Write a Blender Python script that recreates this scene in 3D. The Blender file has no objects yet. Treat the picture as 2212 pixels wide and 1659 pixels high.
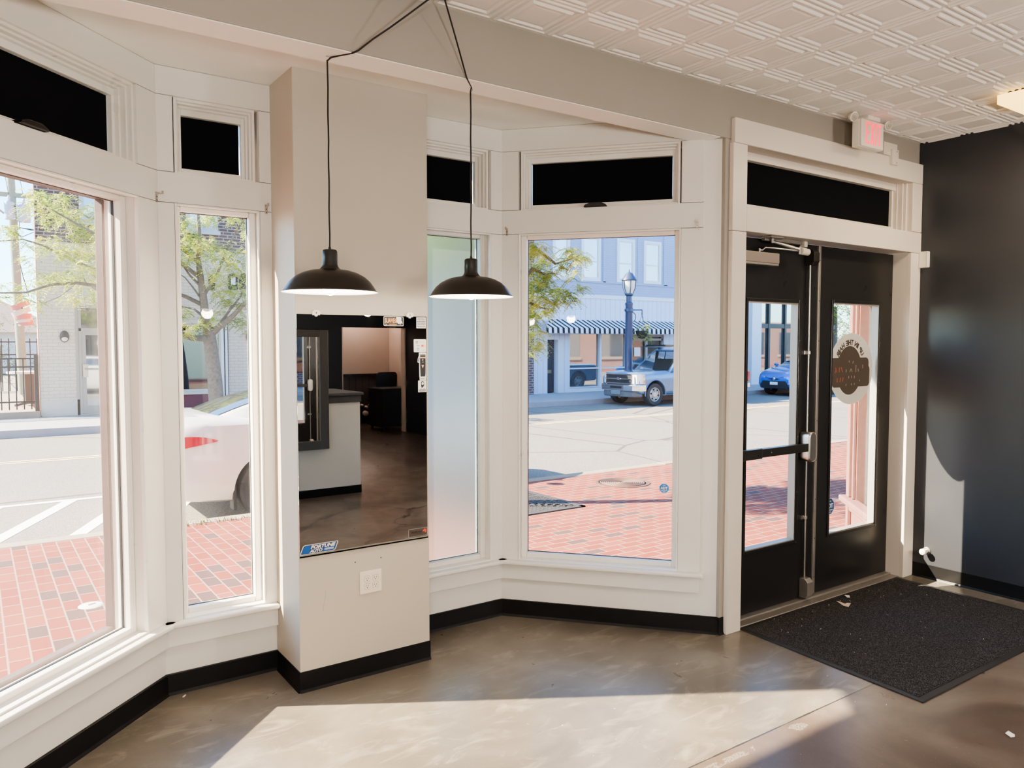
import bpy, math, random
import numpy as np
from mathutils import Matrix, Vector
random.seed(7)
rng = np.random.default_rng(11)
R_ = math.radians
COL = bpy.context.scene.collection
PI = math.pi

# ------------------------------------------------------------------ camera
F_PX, YAW, PITCH, ROLL, EYE = 1671.28, R_(34.914), R_(2.9946), 0.00014, 1.5
_f = Vector((math.sin(YAW)*math.cos(PITCH), math.cos(YAW)*math.cos(PITCH), -math.sin(PITCH)))
_r = Vector((math.cos(YAW), -math.sin(YAW), 0))
_u = _r.cross(_f)
cam = bpy.data.objects.new('camera', bpy.data.cameras.new('camera'))
COL.objects.link(cam)
cam.data.sensor_fit = 'HORIZONTAL'; cam.data.sensor_width = 36
cam.data.lens = 36*F_PX/2212; cam.data.clip_start = .02; cam.data.clip_end = 400
cam.matrix_world = Matrix(((_r.x, _u.x, -_f.x, 0), (_r.y, _u.y, -_f.y, 0), (_r.z, _u.z, -_f.z, EYE), (0, 0, 0, 1)))
bpy.context.scene.camera = cam


def ray(px, py):
    return _r*((px-1106)/F_PX) - _u*((py-829.5)/F_PX) + _f


def at(px, py, Y):
    "surveyed point of the photograph on the vertical plane y = Y"
    d = ray(px, py); return Vector((0, 0, EYE)) + d*(Y/d.y)


def ground(px, py, z=0.0):
    d = ray(px, py); return Vector((0, 0, EYE)) + d*((z-EYE)/d.z)


# ------------------------------------------------------------------ objects
def tag(o, label=None, cat=None, group=None, kind=None):
    if label: o['label'] = label
    if cat: o['category'] = cat
    if group: o['group'] = group
    if kind: o['kind'] = kind
    return o


def thing(name, label, cat, loc=(0, 0, 0), rz=0, group=None, kind=None):
    o = bpy.data.objects.new(name, None); COL.objects.link(o)
    o.empty_display_size = .05
    o.location = loc; o.rotation_euler = (0, 0, rz)
    return tag(o, label, cat, group, kind)


def world_of(o):
    m = o.matrix_basis.copy()
    while o.parent is not None:
        o = o.parent; m = o.matrix_basis @ m
    return m


def copy_tree(o, parent=None):
    c = o.copy(); COL.objects.link(c)
    if parent is not None: c.parent = parent
    for ch in list(o.children): copy_tree(ch, c)
    return c


def frame(P, u, n):
    "local (s along the wall, d outward, z up) -> world"
    return Matrix(((u[0], n[0], 0, P[0]), (u[1], n[1], 0, P[1]), (0, 0, 1, P[2]), (0, 0, 0, 1)))


def face_frame(P, u, v):
    "local (x,y) drawn on a surface, z out of it"
    u = Vector(u).normalized(); v = Vector(v).normalized(); w = u.cross(v)
    return Matrix(((u.x, v.x, w.x, P[0]), (u.y, v.y, w.y, P[1]), (u.z, v.z, w.z, P[2]), (0, 0, 0, 1)))


_font_cache = {}


def text_shape(s, bold=.02):
    if (s, bold) in _font_cache: return _font_cache[(s, bold)]
    cu = bpy.data.curves.new('t', 'FONT'); cu.body = s; cu.offset = bold; cu.resolution_u = 3
    ob = bpy.data.objects.new('t', cu); COL.objects.link(ob)
    dg = bpy.context.evaluated_depsgraph_get()
    me = bpy.data.meshes.new_from_object(ob.evaluated_get(dg))
    vs = [(v.co.x, v.co.y) for v in me.vertices]; fs = [tuple(p.vertices) for p in me.polygons]
    bpy.data.objects.remove(ob); bpy.data.curves.remove(cu); bpy.data.meshes.remove(me)
    x0 = min(v[0] for v in vs); x1 = max(v[0] for v in vs); y0 = min(v[1] for v in vs); y1 = max(v[1] for v in vs)
    vs = [((x-x0)/(x1-x0), (y-y0)/(y1-y0)) for x, y in vs]
    _font_cache[(s, bold)] = (vs, fs, (x1-x0)/(y1-y0))
    return _font_cache[(s, bold)]


class MB:
    def __init__(self, T=None):
        self.v = []; self.f = []; self.m = []; self.T = T

    def add(self, vs, fs, mi=0, T=None):
        b = len(self.v)
        for p in vs:
            p = Vector(p)
            if T is not None: p = T @ p
            if self.T is not None: p = self.T @ p
            self.v.append((p.x, p.y, p.z))
        for f in fs:
            self.f.append(tuple(b+i for i in f)); self.m.append(mi)
        return self

    def box(self, x0, x1, y0, y1, z0, z1, mi=0, T=None):
        if x0 > x1: x0, x1 = x1, x0
        if y0 > y1: y0, y1 = y1, y0
        if z0 > z1: z0, z1 = z1, z0
        vs = [(x0, y0, z0), (x1, y0, z0), (x1, y1, z0), (x0, y1, z0), (x0, y0, z1), (x1, y0, z1), (x1, y1, z1), (x0, y1, z1)]
        return self.add(vs, [(0, 3, 2, 1), (4, 5, 6, 7), (0, 1, 5, 4), (1, 2, 6, 5), (2, 3, 7, 6), (3, 0, 4, 7)], mi, T)

    def quad(self, a, b, c, d, mi=0, T=None):
        return self.add([a, b, c, d], [(0, 1, 2, 3)], mi, T)

    def frame(self, x0, x1, z0, z1, w, y0, y1, mi=0, wt=None, wb=None):
        "rectangular ring in the x-z plane, boards of width w"
        wt = w if wt is None else wt; wb = w if wb is None else wb
        self.box(x0, x0+w, y0, y1, z0, z1, mi); self.box(x1-w, x1, y0, y1, z0, z1, mi)
        if wt: self.box(x0+w, x1-w, y0, y1, z1-wt, z1, mi)
        if wb: self.box(x0+w, x1-w, y0, y1, z0, z0+wb, mi)
        return self

    def prism(self, poly, z0, z1, mi=0, T=None):
        "polygon (counter-clockwise) in local x-y raised from z0 to z1"
        n = len(poly)
        vs = [(x, y, z0) for x, y in poly]+[(x, y, z1) for x, y in poly]
        fs = [tuple(range(n-1, -1, -1)), tuple(range(n, 2*n))]+[(i, (i+1) % n, n+(i+1) % n, n+i) for i in range(n)]
        return self.add(vs, fs, mi, T)

    def flat(self, poly, z=0, mi=0, T=None):
        return self.add([(x, y, z) for x, y in poly], [tuple(range(len(poly)))], mi, T)

    def tube(self, pts, r, seg=8, mi=0, cap=True, T=None):
        pts = [Vector(p) for p in pts]; n = len(pts)
        rs = r if isinstance(r, (list, tuple)) else [r]*n
        vs = []; fs = []; ref = None
        for i, p in enumerate(pts):
            t = (pts[min(i+1, n-1)]-pts[max(i-1, 0)]).normalized()
            if ref is None:
                ref = t.cross(Vector((0, 0, 1)) if abs(t.z) < .9 else Vector((1, 0, 0))).normalized()
            else:
                ref = (ref-t*ref.dot(t)).normalized()
            b = t.cross(ref)
            for k in range(seg):
                a = 2*PI*k/seg
                vs.append(p+(ref*math.cos(a)+b*math.sin(a))*rs[i])
        for i in range(n-1):
            for k in range(seg):
                fs.append((i*seg+k, i*seg+(k+1) % seg, (i+1)*seg+(k+1) % seg, (i+1)*seg+k))
        if cap:
            fs.append(tuple(range(seg-1, -1, -1))); fs.append(tuple((n-1)*seg+k for k in range(seg)))
        return self.add(vs, fs, mi, T)

    def lathe(self, prof, c=(0, 0, 0), seg=32, mi=0, T=None, axis='z'):
        "profile [(r,z)] turned about an axis through c"
        vs = []; fs = []; n = len(prof)
        for r, z in prof:
            for k in range(seg):
                a = 2*PI*k/seg
                x, y = r*math.cos(a), r*math.sin(a)
                p = (x, y, z) if axis == 'z' else ((x, z, y) if axis == 'y' else (z, x, y))
                vs.append((c[0]+p[0], c[1]+p[1], c[2]+p[2]))
        for i in range(n-1):
            for k in range(seg):
                q = (i*seg+k, i*seg+(k+1) % seg, (i+1)*seg+(k+1) % seg, (i+1)*seg+k)
                fs.append(q if axis != 'y' else q[::-1])
        return self.add(vs, fs, mi, T)

    def ball(self, c, rx, ry=None, rz=None, seg=16, rings=10, mi=0, T=None):
        ry = ry or rx; rz = rz or rx
        vs = []; fs = []
        for i in range(rings+1):
            t = -PI/2+PI*i/rings
            for k in range(seg):
                a = 2*PI*k/seg
                vs.append((c[0]+rx*math.cos(t)*math.cos(a), c[1]+ry*math.cos(t)*math.sin(a), c[2]+rz*math.sin(t)))
        for i in range(rings):
            for k in range(seg):
                fs.append((i*seg+k, i*seg+(k+1) % seg, (i+1)*seg+(k+1) % seg, (i+1)*seg+k))
        return self.add(vs, fs, mi, T)

    def text(self, s, x, y, w, h, z=0, mi=0, T=None, mirror=False, shear=0, bold=.02):
        vs, fs, _ = text_shape(s, bold)
        P = [((x+((1-a) if mirror else a)*w+shear*b*h), y+b*h, z) for a, b in vs]
        if mirror: fs = [f[::-1] for f in fs]
        return self.add(P, fs, mi, T)

    def build(self, name, mats, parent=None, smooth=None, bevel=0, local=False, bseg=2):
        me = bpy.data.meshes.new(name)
        vs = self.v
        if parent is not None and not local:
            inv = world_of(parent).inverted()
            vs = [tuple(inv @ Vector(p)) for p in vs]
        me.from_pydata(vs, [], self.f)
        if not isinstance(mats, (list, tuple)): mats = [mats]
        for m in mats: me.materials.append(m)
        if len(mats) > 1: me.polygons.foreach_set('material_index', self.m)
        if smooth is not None:
            me.polygons.foreach_set('use_smooth', [True]*len(me.polygons))
            if smooth < 180: me.set_sharp_from_angle(angle=R_(smooth))
        me.update()
        o = bpy.data.objects.new(name, me); COL.objects.link(o)
        if parent is not None: o.parent = parent
        if bevel:
            b = o.modifiers.new('bevel', 'BEVEL'); b.width = bevel; b.segments = bseg; b.limit_method = 'ANGLE'; b.angle_limit = R_(40)
            b.harden_normals = False
        return o


def rrect(x0, x1, y0, y1, r, n=5):
    out = []
    for cx, cy, a0 in ((x1-r, y0+r, -90), (x1-r, y1-r, 0), (x0+r, y1-r, 90), (x0+r, y0+r, 180)):
        for i in range(n+1):
            a = R_(a0+90*i/n); out.append((cx+r*math.cos(a), cy+r*math.sin(a)))
    return out


def ellipse(cx, cy, rx, ry, n=40):
    return [(cx+rx*math.cos(2*PI*i/n), cy+ry*math.sin(2*PI*i/n)) for i in range(n)]


# ------------------------------------------------------------------ materials
class NT:
    def __init__(self, name):
        self.mat = bpy.data.materials.new(name); self.mat.use_nodes = True
        self.t = self.mat.node_tree; self.t.nodes.clear()
        self.out = self.n('ShaderNodeOutputMaterial')

    def n(self, typ, **kw):
        nd = self.t.nodes.new(typ)
        for k, v in kw.items():
            if k.startswith('i_'):
                key = k[2:]; nd.inputs[int(key) if key.isdigit() else key].default_value = v
            else: setattr(nd, k, v)
        return nd

    def l(self, a, b): self.t.links.new(a, b)

    def coord(self): return self.n('ShaderNodeTexCoord').outputs['Object']

    def math(self, op, a, b=None, c=None):
        nd = self.n('ShaderNodeMath', operation=op)
        for i, x in enumerate((a, b, c)):
            if x is None: continue
            if isinstance(x, (int, float)): nd.inputs[i].default_value = x
            else: self.l(x, nd.inputs[i])
        return nd.outputs[0]

    def mix(self, f, a, b, blend='MIX'):
        nd = self.n('ShaderNodeMix', data_type='RGBA', blend_type=blend)
        for i, x in ((0, f), (6, a), (7, b)):
            if isinstance(x, (int, float)): nd.inputs[i].default_value = x
            elif isinstance(x, (tuple, list)): nd.inputs[i].default_value = (*x[:3], 1)
            else: self.l(x, nd.inputs[i])
        return nd.outputs[2]

    def noise(self, vec, scale, detail=4, rough=.55, dist=0):
        nd = self.n('ShaderNodeTexNoise'); nd.inputs['Scale'].default_value = scale
        nd.inputs['Detail'].default_value = detail; nd.inputs['Roughness'].default_value = rough; nd.inputs['Distortion'].default_value = dist
        if vec is not None: self.l(vec, nd.inputs['Vector'])
        return nd.outputs['Fac']

    def ramp(self, fac, stops):
        nd = self.n('ShaderNodeValToRGB'); cr = nd.color_ramp
        while len(cr.elements) < len(stops): cr.elements.new(.5)
        for e, (p, c) in zip(cr.elements, stops):
            e.position = p; e.color = (*c, 1) if isinstance(c, (tuple, list)) else (c, c, c, 1)
        self.l(fac, nd.inputs[0]); return nd.outputs[0]

    def mapv(self, vec, scale=(1, 1, 1), rot=(0, 0, 0), loc=(0, 0, 0)):
        nd = self.n('ShaderNodeMapping')
        nd.inputs['Scale'].default_value = scale; nd.inputs['Rotation'].default_value = rot; nd.inputs['Location'].default_value = loc
        self.l(vec, nd.inputs['Vector']); return nd.outputs[0]

    def bump(self, h, strength=.2, dist=.01):
        nd = self.n('ShaderNodeBump'); nd.inputs['Strength'].default_value = strength; nd.inputs['Distance'].default_value = dist
        self.l(h, nd.inputs['Height']); return nd.outputs[0]

    def bsdf(self, color, rough=.5, metal=0, normal=None, spec=.5, emis=None, estr=0, coat=0, trans=0, sheen=0):
        b = self.n('ShaderNodeBsdfPrincipled')
        for k, x in (('Base Color', color), ('Roughness', rough), ('Metallic', metal)):
            if isinstance(x, (int, float)): b.inputs[k].default_value = x
            elif isinstance(x, (tuple, list)): b.inputs[k].default_value = (*x[:3], 1)
            else: self.l(x, b.inputs[k])
        b.inputs['Specular IOR Level'].default_value = spec
        b.inputs['Coat Weight'].default_value = coat; b.inputs['Coat Roughness'].default_value = .05
        if normal is not None: self.l(normal, b.inputs['Normal'])
        if emis is not None:
            b.inputs['Emission Color'].default_value = (*emis, 1); b.inputs['Emission Strength'].default_value = estr
        self.l(b.outputs[0], self.out.inputs[0]); return b


def pm(name, c, rough=.5, metal=0, var=.06, scale=6, bump=0, bscale=60, spec=.5, emis=None, estr=0, coat=0, rvar=.08):
    "painted or plain surface: base colour broken up by noise, rough patches, fine bump"
    k = NT(name); co = k.coord(); nz = k.noise(co, scale, 5)
    col = k.mix(nz, tuple(max(0, x*(1-var)) for x in c), tuple(min(1, x*(1+var)) for x in c))
    rg = k.math('MULTIPLY_ADD', nz, rvar*2, rough-rvar)
    nm = k.bump(k.noise(co, bscale, 3), bump, .004) if bump else None
    k.bsdf(col, rg, metal, nm, spec, emis, estr, coat)
    return k.mat
# ------------------------------------------------------------------ the materials
M = {}
M['trim'] = pm('white_trim_paint', (.77, .745, .705), .38, var=.035, scale=3, bump=.04, bscale=30)
M['trim_warm'] = pm('cream_trim_paint', (.73, .66, .585), .4, var=.04, scale=3, bump=.04, bscale=30)
M['wall'] = pm('greige_wall_paint', (.54, .49, .42), .5, var=.035, scale=2, bump=.05, bscale=90)
M['header'] = pm('greige_header_paint', (.37, .335, .29), .55, var=.04, scale=2, bump=.05, bscale=90)
M['ceil'] = pm('white_ceiling_paint', (.80, .755, .70), .55, var=.03, scale=3)
M['soffit'] = pm('white_soffit_paint', (.90, .885, .83), .5, var=.03, scale=2)
M['charcoal'] = pm('charcoal_wall_paint', (.037, .039, .047), .33, var=.12, scale=2.5, bump=.06, bscale=80, spec=.55)
M['black_base'] = pm('black_vinyl_base', (.008, .008, .009), .42, var=.3, scale=12, bump=.05, spec=.25)
M['black_fab'] = pm('blackout_fabric', (.006, .0065, .0085), .9, var=.2, scale=50, spec=.1)
M['black_pl'] = pm('black_plastic', (.012, .012, .013), .35, var=.2)
M['door'] = pm('black_door_enamel', (.017, .0165, .0165), .3, var=.15, scale=4, bump=.03, bscale=40, spec=.5)
M['sash'] = pm('white_vinyl_sash', (.84, .81, .76), .3, var=.03)
M['red_trim'] = pm('weathered_maroon_paint', (.24, .125, .11), .6, var=.2, scale=20, bump=.1)
M['maroon_b'] = pm('weathered_brown_outer_casing', (.13, .085, .08), .6, var=.25, scale=20, bump=.1)
M['seal'] = pm('dark_window_seal', (.03, .03, .035), .6)
M['alu'] = pm('brushed_aluminium', (.5, .48, .45), .35, 1, var=.08, scale=30)
M['alu_d'] = pm('dull_aluminium_strip', (.36, .33, .30), .45, .7, var=.12, scale=25)
M['bronze'] = pm('dark_bronze_metal', (.05, .046, .043), .35, .6, var=.15)
M['nickel'] = pm('satin_nickel', (.52, .48, .42), .3, 1, var=.1)
M['closer'] = pm('closer_cover_paint', (.30, .25, .22), .4, .2, var=.06)
M['white_pl'] = pm('white_plastic', (.83, .77, .67), .35, var=.02)
M['white_pl2'] = pm('off_white_plastic', (.72, .64, .54), .4, var=.03)
M['grey_pl'] = pm('grey_plastic', (.38, .36, .34), .4)
M['shade'] = pm('black_lamp_enamel', (.016, .0145, .013), .34, var=.12, scale=14, spec=.5)
M['shade_in'] = pm('white_enamel_bulb_glow', (.85, .82, .80), .3, var=.02, emis=(1, .93, .9), estr=.35)  # white enamel; emission adds the bulb's glow to the lining
M['bulb'] = pm('lit_bulb_glass', (1, .95, .85), .4, emis=(1, .93, .82), estr=5)
M['cord'] = pm('black_cord', (.012, .009, .009), .6)
M['red_led'] = pm('red_exit_letters', (.75, .02, .05), .4, emis=(1, .02, .07), estr=.55)
M['lens'] = pm('lamp_lens', (.65, .6, .5), .15, .3)
M['lamp_glow'] = pm('warm_diffuser_glass', (.75, .55, .25), .4, emis=(1, .68, .22), estr=.8)
M['blue_st'] = pm('blue_sticker', (.03, .24, .68), .35, var=.05)
M['auto_blue'] = pm('royal_blue_sticker', (.02, .11, .38), .35, var=.05)
M['navy_st'] = pm('navy_sticker', (.02, .05, .14), .35)
M['white_st'] = pm('white_sticker', (.82, .79, .74), .4, var=.02)
M['black_st'] = pm('black_sticker_ink', (.012, .011, .012), .4)
M['orange_st'] = pm('orange_sticker_ink', (.85, .42, .12), .4)
M['red_st'] = pm('red_sticker_ink', (.78, .08, .05), .4)
M['amber_st'] = pm('amber_sticker_ink', (.9, .45, .08), .4)
M['gold_st'] = pm('gold_sticker_ink', (.75, .52, .22), .35, .4)
M['grey_st'] = pm('grey_sticker_ink', (.42, .41, .4), .5)
M['lblue_st'] = pm('light_blue_sticker_ink', (.10, .40, .72), .4)
M['brown_ink'] = pm('brown_decal_ink', (.075, .058, .045), .5)
M['rubber'] = pm('black_rubber', (.02, .02, .021), .6, var=.2)
M['paper'] = pm('paper_scrap_white', (.85, .80, .74), .7, var=.05)
M['tan_paper'] = pm('tan_paper_scrap', (.68, .54, .42), .7, var=.1)
M['crumb'] = pm('pale_crumbs', (.7, .66, .6), .8, var=.3)
M['grey_frame'] = pm('slate_grey_paint', (.085, .085, .09), .5, var=.08)
M['counter_white'] = pm('counter_white_paint', (.66, .64, .60), .5, var=.03)
M['beige'] = pm('beige_back_room_paint', (.48, .38, .32), .6, var=.04)
M['navy'] = pm('dark_navy_wall_paint', (.012, .014, .02), .5, var=.25, scale=3)
M['desk'] = pm('black_desk_laminate', (.012, .012, .014), .4)
M['pvc'] = pm('grey_white_pvc', (.6, .55, .5), .4)
M['concrete'] = pm('pale_concrete', (.33, .27, .20), .85, var=.14, scale=8, bump=.2, bscale=60)
M['concrete_g'] = pm('grey_concrete', (.36, .35, .36), .85, var=.12, scale=6, bump=.2, bscale=60)
M['iron'] = pm('cast_iron', (.075, .068, .066), .65, .4, var=.2, scale=30, bump=.2)
M['iron_m'] = pm('rusty_manhole_iron', (.15, .085, .06), .7, .2, var=.2, scale=30, bump=.3)
M['blk_metal'] = pm('black_fence_metal', (.014, .014, .016), .45, .4)
M['white_wood'] = pm('white_painted_wood', (.66, .72, .80), .5, var=.04)
M['cream_wood'] = pm('cream_painted_wood', (.58, .54, .47), .55, var=.05)
M['stone_g'] = pm('grey_stone_sill', (.5, .5, .5), .7, var=.1)
M['maroon'] = pm('maroon_panel_paint', (.17, .045, .05), .5, var=.15, scale=4)
M['dk_door'] = pm('charcoal_door_paint', (.035, .04, .05), .45, var=.15)
M['brass'] = pm('dull_brass', (.35, .28, .15), .4, .8)
M['navy_post'] = pm('navy_post_paint', (.035, .055, .12), .35, var=.1)
M['lamp_glass'] = pm('frosted_lantern_glass', (.70, .68, .62), .3, var=.05)
M['bark'] = pm('grey_brown_bark', (.17, .14, .112), .9, var=.6, scale=18, bump=.6, bscale=40)
M['bark2'] = pm('brown_bark', (.17, .135, .105), .9, var=.4, scale=30, bump=.6, bscale=50)
M['pole_w'] = pm('weathered_pole_wood', (.27, .30, .22), .9, var=.2, scale=10, bump=.3)
M['tf_grey'] = pm('transformer_grey', (.44, .47, .52), .4, var=.05)
M['wire'] = pm('utility_wire', (.03, .03, .035), .6)
M['roof_b'] = pm('brown_shingle_roof', (.22, .16, .14), .9, var=.2, scale=20)
M['house_w'] = pm('white_house_siding', (.6, .62, .66), .7, var=.08)
M['wicker'] = pm('dark_basket_liner', (.03, .028, .025), .8)
M['silver'] = pm('silver_wheel_paint', (.52, .50, .47), .35, .5, var=.1)
M['tire'] = pm('tyre_rubber', (.03, .03, .031), .75, var=.3, scale=20, bump=.2)
M['dark_well'] = pm('dark_wheel_well', (.01, .01, .011), .8)
M['chrome'] = pm('polished_chrome', (.78, .80, .82), .08, 1, var=.03, rvar=.02)
M['tail'] = pm('red_tail_lens', (.55, .015, .03), .15, var=.3, scale=40, coat=1)
M['amber'] = pm('amber_lens', (.9, .36, .05), .15)
M['head'] = pm('clear_headlamp', (.85, .84, .80), .1, .2, var=.15, scale=30)
M['plate'] = pm('white_plate', (.8, .8, .8), .4)
M['grille'] = pm('dark_grille_mesh', (.018, .018, .02), .5, var=.4, scale=80)
M['w_paint'] = pm('white_car_paint', (.78, .75, .72), .25, var=.01, coat=.8, rvar=.02)
M['t_paint'] = pm('steel_blue_truck_paint', (.10, .20, .35), .25, .35, var=.03, coat=.8, rvar=.02)
M['b_paint'] = pm('bright_blue_car_paint', (.02, .13, .50), .22, .25, var=.03, coat=.8, rvar=.02)
M['stripe_w'] = pm('white_road_paint', (.85, .83, .78), .7, var=.1, scale=30)
M['stripe_y'] = pm('worn_yellow_road_paint', (.78, .58, .28), .7, var=.15, scale=30)
M['spiral'] = pm('faded_red_ribbon', (.42, .14, .12), .6, var=.15)
M['spiral_w'] = pm('white_ribbon', (.52, .46, .44), .6, var=.08)
M['flower'] = pm('yellow_blossom', (.8, .62, .1), .6)
M['weed'] = pm('weed_green', (.22, .30, .10), .8, var=.3)
M['tin'] = pm('grey_metal_frame', (.36, .34, .31), .45, .3, var=.06)
M['dk_tin'] = pm('dark_metal_mullion', (.03, .034, .04), .4, .3)
M['globe'] = pm('fill_globe_emitter', (1, .93, .82), .4, emis=(1, .91, .81), estr=40)  # emitter of the unseen globes added to fill the room
M['ivory'] = pm('ivory_cover_plate', (.83, .75, .62), .35, var=.02)


def glass_mat(name, tint=(1, 1, 1), refl=.05, rough=.0, haze=0.0):
    k = NT(name)
    co = k.coord(); nz = k.noise(co, 3, 4)
    tr = k.n('ShaderNodeBsdfTransparent'); tr.inputs[0].default_value = (*tint, 1)
    gl = k.n('ShaderNodeBsdfGlossy'); gl.inputs['Roughness'].default_value = rough
    lw = k.n('ShaderNodeLayerWeight'); lw.inputs[0].default_value = .25
    fac = k.math('MULTIPLY_ADD', lw.outputs['Fresnel'], .55, refl*.4)
    m1 = k.n('ShaderNodeMixShader'); k.l(fac, m1.inputs[0]); k.l(tr.outputs[0], m1.inputs[1]); k.l(gl.outputs[0], m1.inputs[2])
    last = m1
    if haze:
        df = k.n('ShaderNodeBsdfTranslucent'); df.inputs[0].default_value = (.9, .9, .92, 1)
        m2 = k.n('ShaderNodeMixShader'); k.l(k.math('MULTIPLY', nz, haze*2), m2.inputs[0])
        k.l(m1.outputs[0], m2.inputs[1]); k.l(df.outputs[0], m2.inputs[2]); last = m2
    k.l(last.outputs[0], k.out.inputs[0]); return k.mat


M['glass'] = glass_mat('clear_window_glass', (.97, .985, .98), haze=.012)
M['glass_d'] = glass_mat('clear_door_glass', (.97, .98, .98))


def frosted():
    k = NT('frosted_privacy_glass'); co = k.coord()
    nz = k.noise(co, 140, 2)
    rf = k.n('ShaderNodeBsdfRefraction'); rf.inputs['Roughness'].default_value = .7; rf.inputs['IOR'].default_value = 1.25
    rf.inputs[0].default_value = (.74, .97, 1.0, 1)
    tl = k.n('ShaderNodeBsdfTranslucent'); tl.inputs[0].default_value = (.60, .76, .80, 1)
    gl = k.n('ShaderNodeBsdfGlossy'); gl.inputs['Roughness'].default_value = .35
    m1 = k.n('ShaderNodeMixShader'); k.l(k.math('MULTIPLY_ADD', nz, .03, .02), m1.inputs[0]); k.l(rf.outputs[0], m1.inputs[1]); k.l(tl.outputs[0], m1.inputs[2])
    m2 = k.n('ShaderNodeMixShader'); m2.inputs[0].default_value = .05; k.l(m1.outputs[0], m2.inputs[1]); k.l(gl.outputs[0], m2.inputs[2])
    k.l(m2.outputs[0], k.out.inputs[0]); return k.mat


M['frost'] = frosted()


def mirror_mat():
    k = NT('silvered_mirror'); co = k.coord(); nz = k.noise(co, 12, 5, .7)
    sm = k.ramp(nz, [(.45, .0), (.75, .12)])
    k.bsdf((.80, .79, .78), k.math('MULTIPLY', sm, .35), 1.0); return k.mat


M['mirror'] = mirror_mat()


def dark_glass(name, c=(.02, .022, .026), rough=.03, refl=.35):
    k = NT(name); co = k.coord(); nz = k.noise(co, .8, 3)
    df = k.n('ShaderNodeBsdfDiffuse'); k.l(k.mix(nz, tuple(x*.5 for x in c), tuple(x*1.6 for x in c)), df.inputs[0])
    gl = k.n('ShaderNodeBsdfGlossy'); gl.inputs['Roughness'].default_value = rough
    m = k.n('ShaderNodeMixShader'); m.inputs[0].default_value = refl
    k.l(df.outputs[0], m.inputs[1]); k.l(gl.outputs[0], m.inputs[2]); k.l(m.outputs[0], k.out.inputs[0]); return k.mat


M['dkglass'] = dark_glass('dark_shop_glass', refl=.16)
M['skyglass'] = dark_glass('pale_upper_window_glass', (.34, .42, .52), .05, .3)
M['carglass'] = dark_glass('tinted_car_glass', (.035, .042, .040), .04, .45)
M['storeglass'] = dark_glass('reflective_store_glass', (.08, .095, .10), .03, .42)


def decal_mat():
    k = NT('white_vinyl_decal'); co = k.coord(); nz = k.noise(co, 9, 4)
    c = k.mix(nz, (.72, .70, .66), (.82, .80, .77))
    df = k.n('ShaderNodeBsdfDiffuse'); k.l(c, df.inputs[0])
    tl = k.n('ShaderNodeBsdfTranslucent'); k.l(c, tl.inputs[0])
    m = k.n('ShaderNodeMixShader'); m.inputs[0].default_value = .38
    k.l(df.outputs[0], m.inputs[1]); k.l(tl.outputs[0], m.inputs[2]); k.l(m.outputs[0], k.out.inputs[0]); return k.mat


M['decal'] = decal_mat()


def brick_mat(name, c1, c2, mortar, bw, bh, ms=.01, axes='xz', rough=.85, bump=.5, off=.5, var=.25, c3=None):
    k = NT(name); co = k.coord()
    sp = k.n('ShaderNodeSeparateXYZ'); k.l(co, sp.inputs[0]); cb = k.n('ShaderNodeCombineXYZ')
    a = {'x': 0, 'y': 1, 'z': 2}
    k.l(sp.outputs[a[axes[0]]], cb.inputs[0]); k.l(sp.outputs[a[axes[1]]], cb.inputs[1])
    b = k.n('ShaderNodeTexBrick'); b.offset = off
    b.inputs['Scale'].default_value = 1; b.inputs['Brick Width'].default_value = bw; b.inputs['Row Height'].default_value = bh
    b.inputs['Mortar Size'].default_value = ms; b.inputs['Mortar Smooth'].default_value = .2; b.inputs['Bias'].default_value = -.15
    b.inputs['Color1'].default_value = (*c1, 1); b.inputs['Color2'].default_value = (*c2, 1); b.inputs['Mortar'].default_value = (*mortar, 1)
    k.l(cb.outputs[0], b.inputs['Vector'])
    nz = k.noise(co, 7, 6, .65)
    col = k.mix(k.math('MULTIPLY', nz, var*2), b.outputs['Color'], tuple(x*.55 for x in c1), 'MIX')
    if c3:
        # scattered odd bricks: a cell value per brick
        wv = k.n('ShaderNodeTexBrick'); wv.offset = off
        wv.inputs['Scale'].default_value = 1; wv.inputs['Brick Width'].default_value = bw; wv.inputs['Row Height'].default_value = bh
        wv.inputs['Mortar Size'].default_value = ms; wv.inputs['Bias'].default_value = 0
        wv.inputs['Color1'].default_value = (0, 0, 0, 1); wv.inputs['Color2'].default_value = (1, 1, 1, 1); wv.inputs['Mortar'].default_value = (0, 0, 0, 1)
        k.l(k.mapv(cb.outputs[0], loc=(bw*14, bh*22, 0)), wv.inputs['Vector'])
        col = k.mix(k.math('MULTIPLY', k.math('GREATER_THAN', wv.outputs['Color'], .88), .8), col, c3)
    k.bsdf(col, rough, 0, k.bump(b.outputs['Fac'], -bump if bump else 0, .008), .2); return k.mat


M['brick_b'] = brick_mat('brown_brick', (.15, .085, .075), (.19, .11, .10), (.42, .39, .37), .20, .072, .011)
M['brick_w'] = brick_mat('cream_painted_brick', (.68, .575, .475), (.71, .605, .505), (.50, .42, .35), .20, .072, .006, var=.05, bump=.7)
M['brick_blue'] = brick_mat('blue_painted_brick', (.33, .42, .62), (.35, .44, .64), (.29, .37, .56), .20, .072, .006, var=.06)
M['brick_r'] = brick_mat('red_brick', (.30, .15, .11), (.34, .18, .13), (.4, .36, .32), .20, .072, .009)
M['paver_x'] = brick_mat('clay_pavers_turned', (.245, .066, .042), (.30, .095, .062), (.36, .27, .22), .19, .098, .005, axes='xy', var=.10, c3=(.085, .066, .062), bump=.3)
M['paver'] = brick_mat('clay_pavers', (.245, .066, .042), (.30, .095, .062), (.36, .27, .22), .19, .098, .005, axes='yx', var=.10, c3=(.085, .066, .062), bump=.3)


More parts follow.
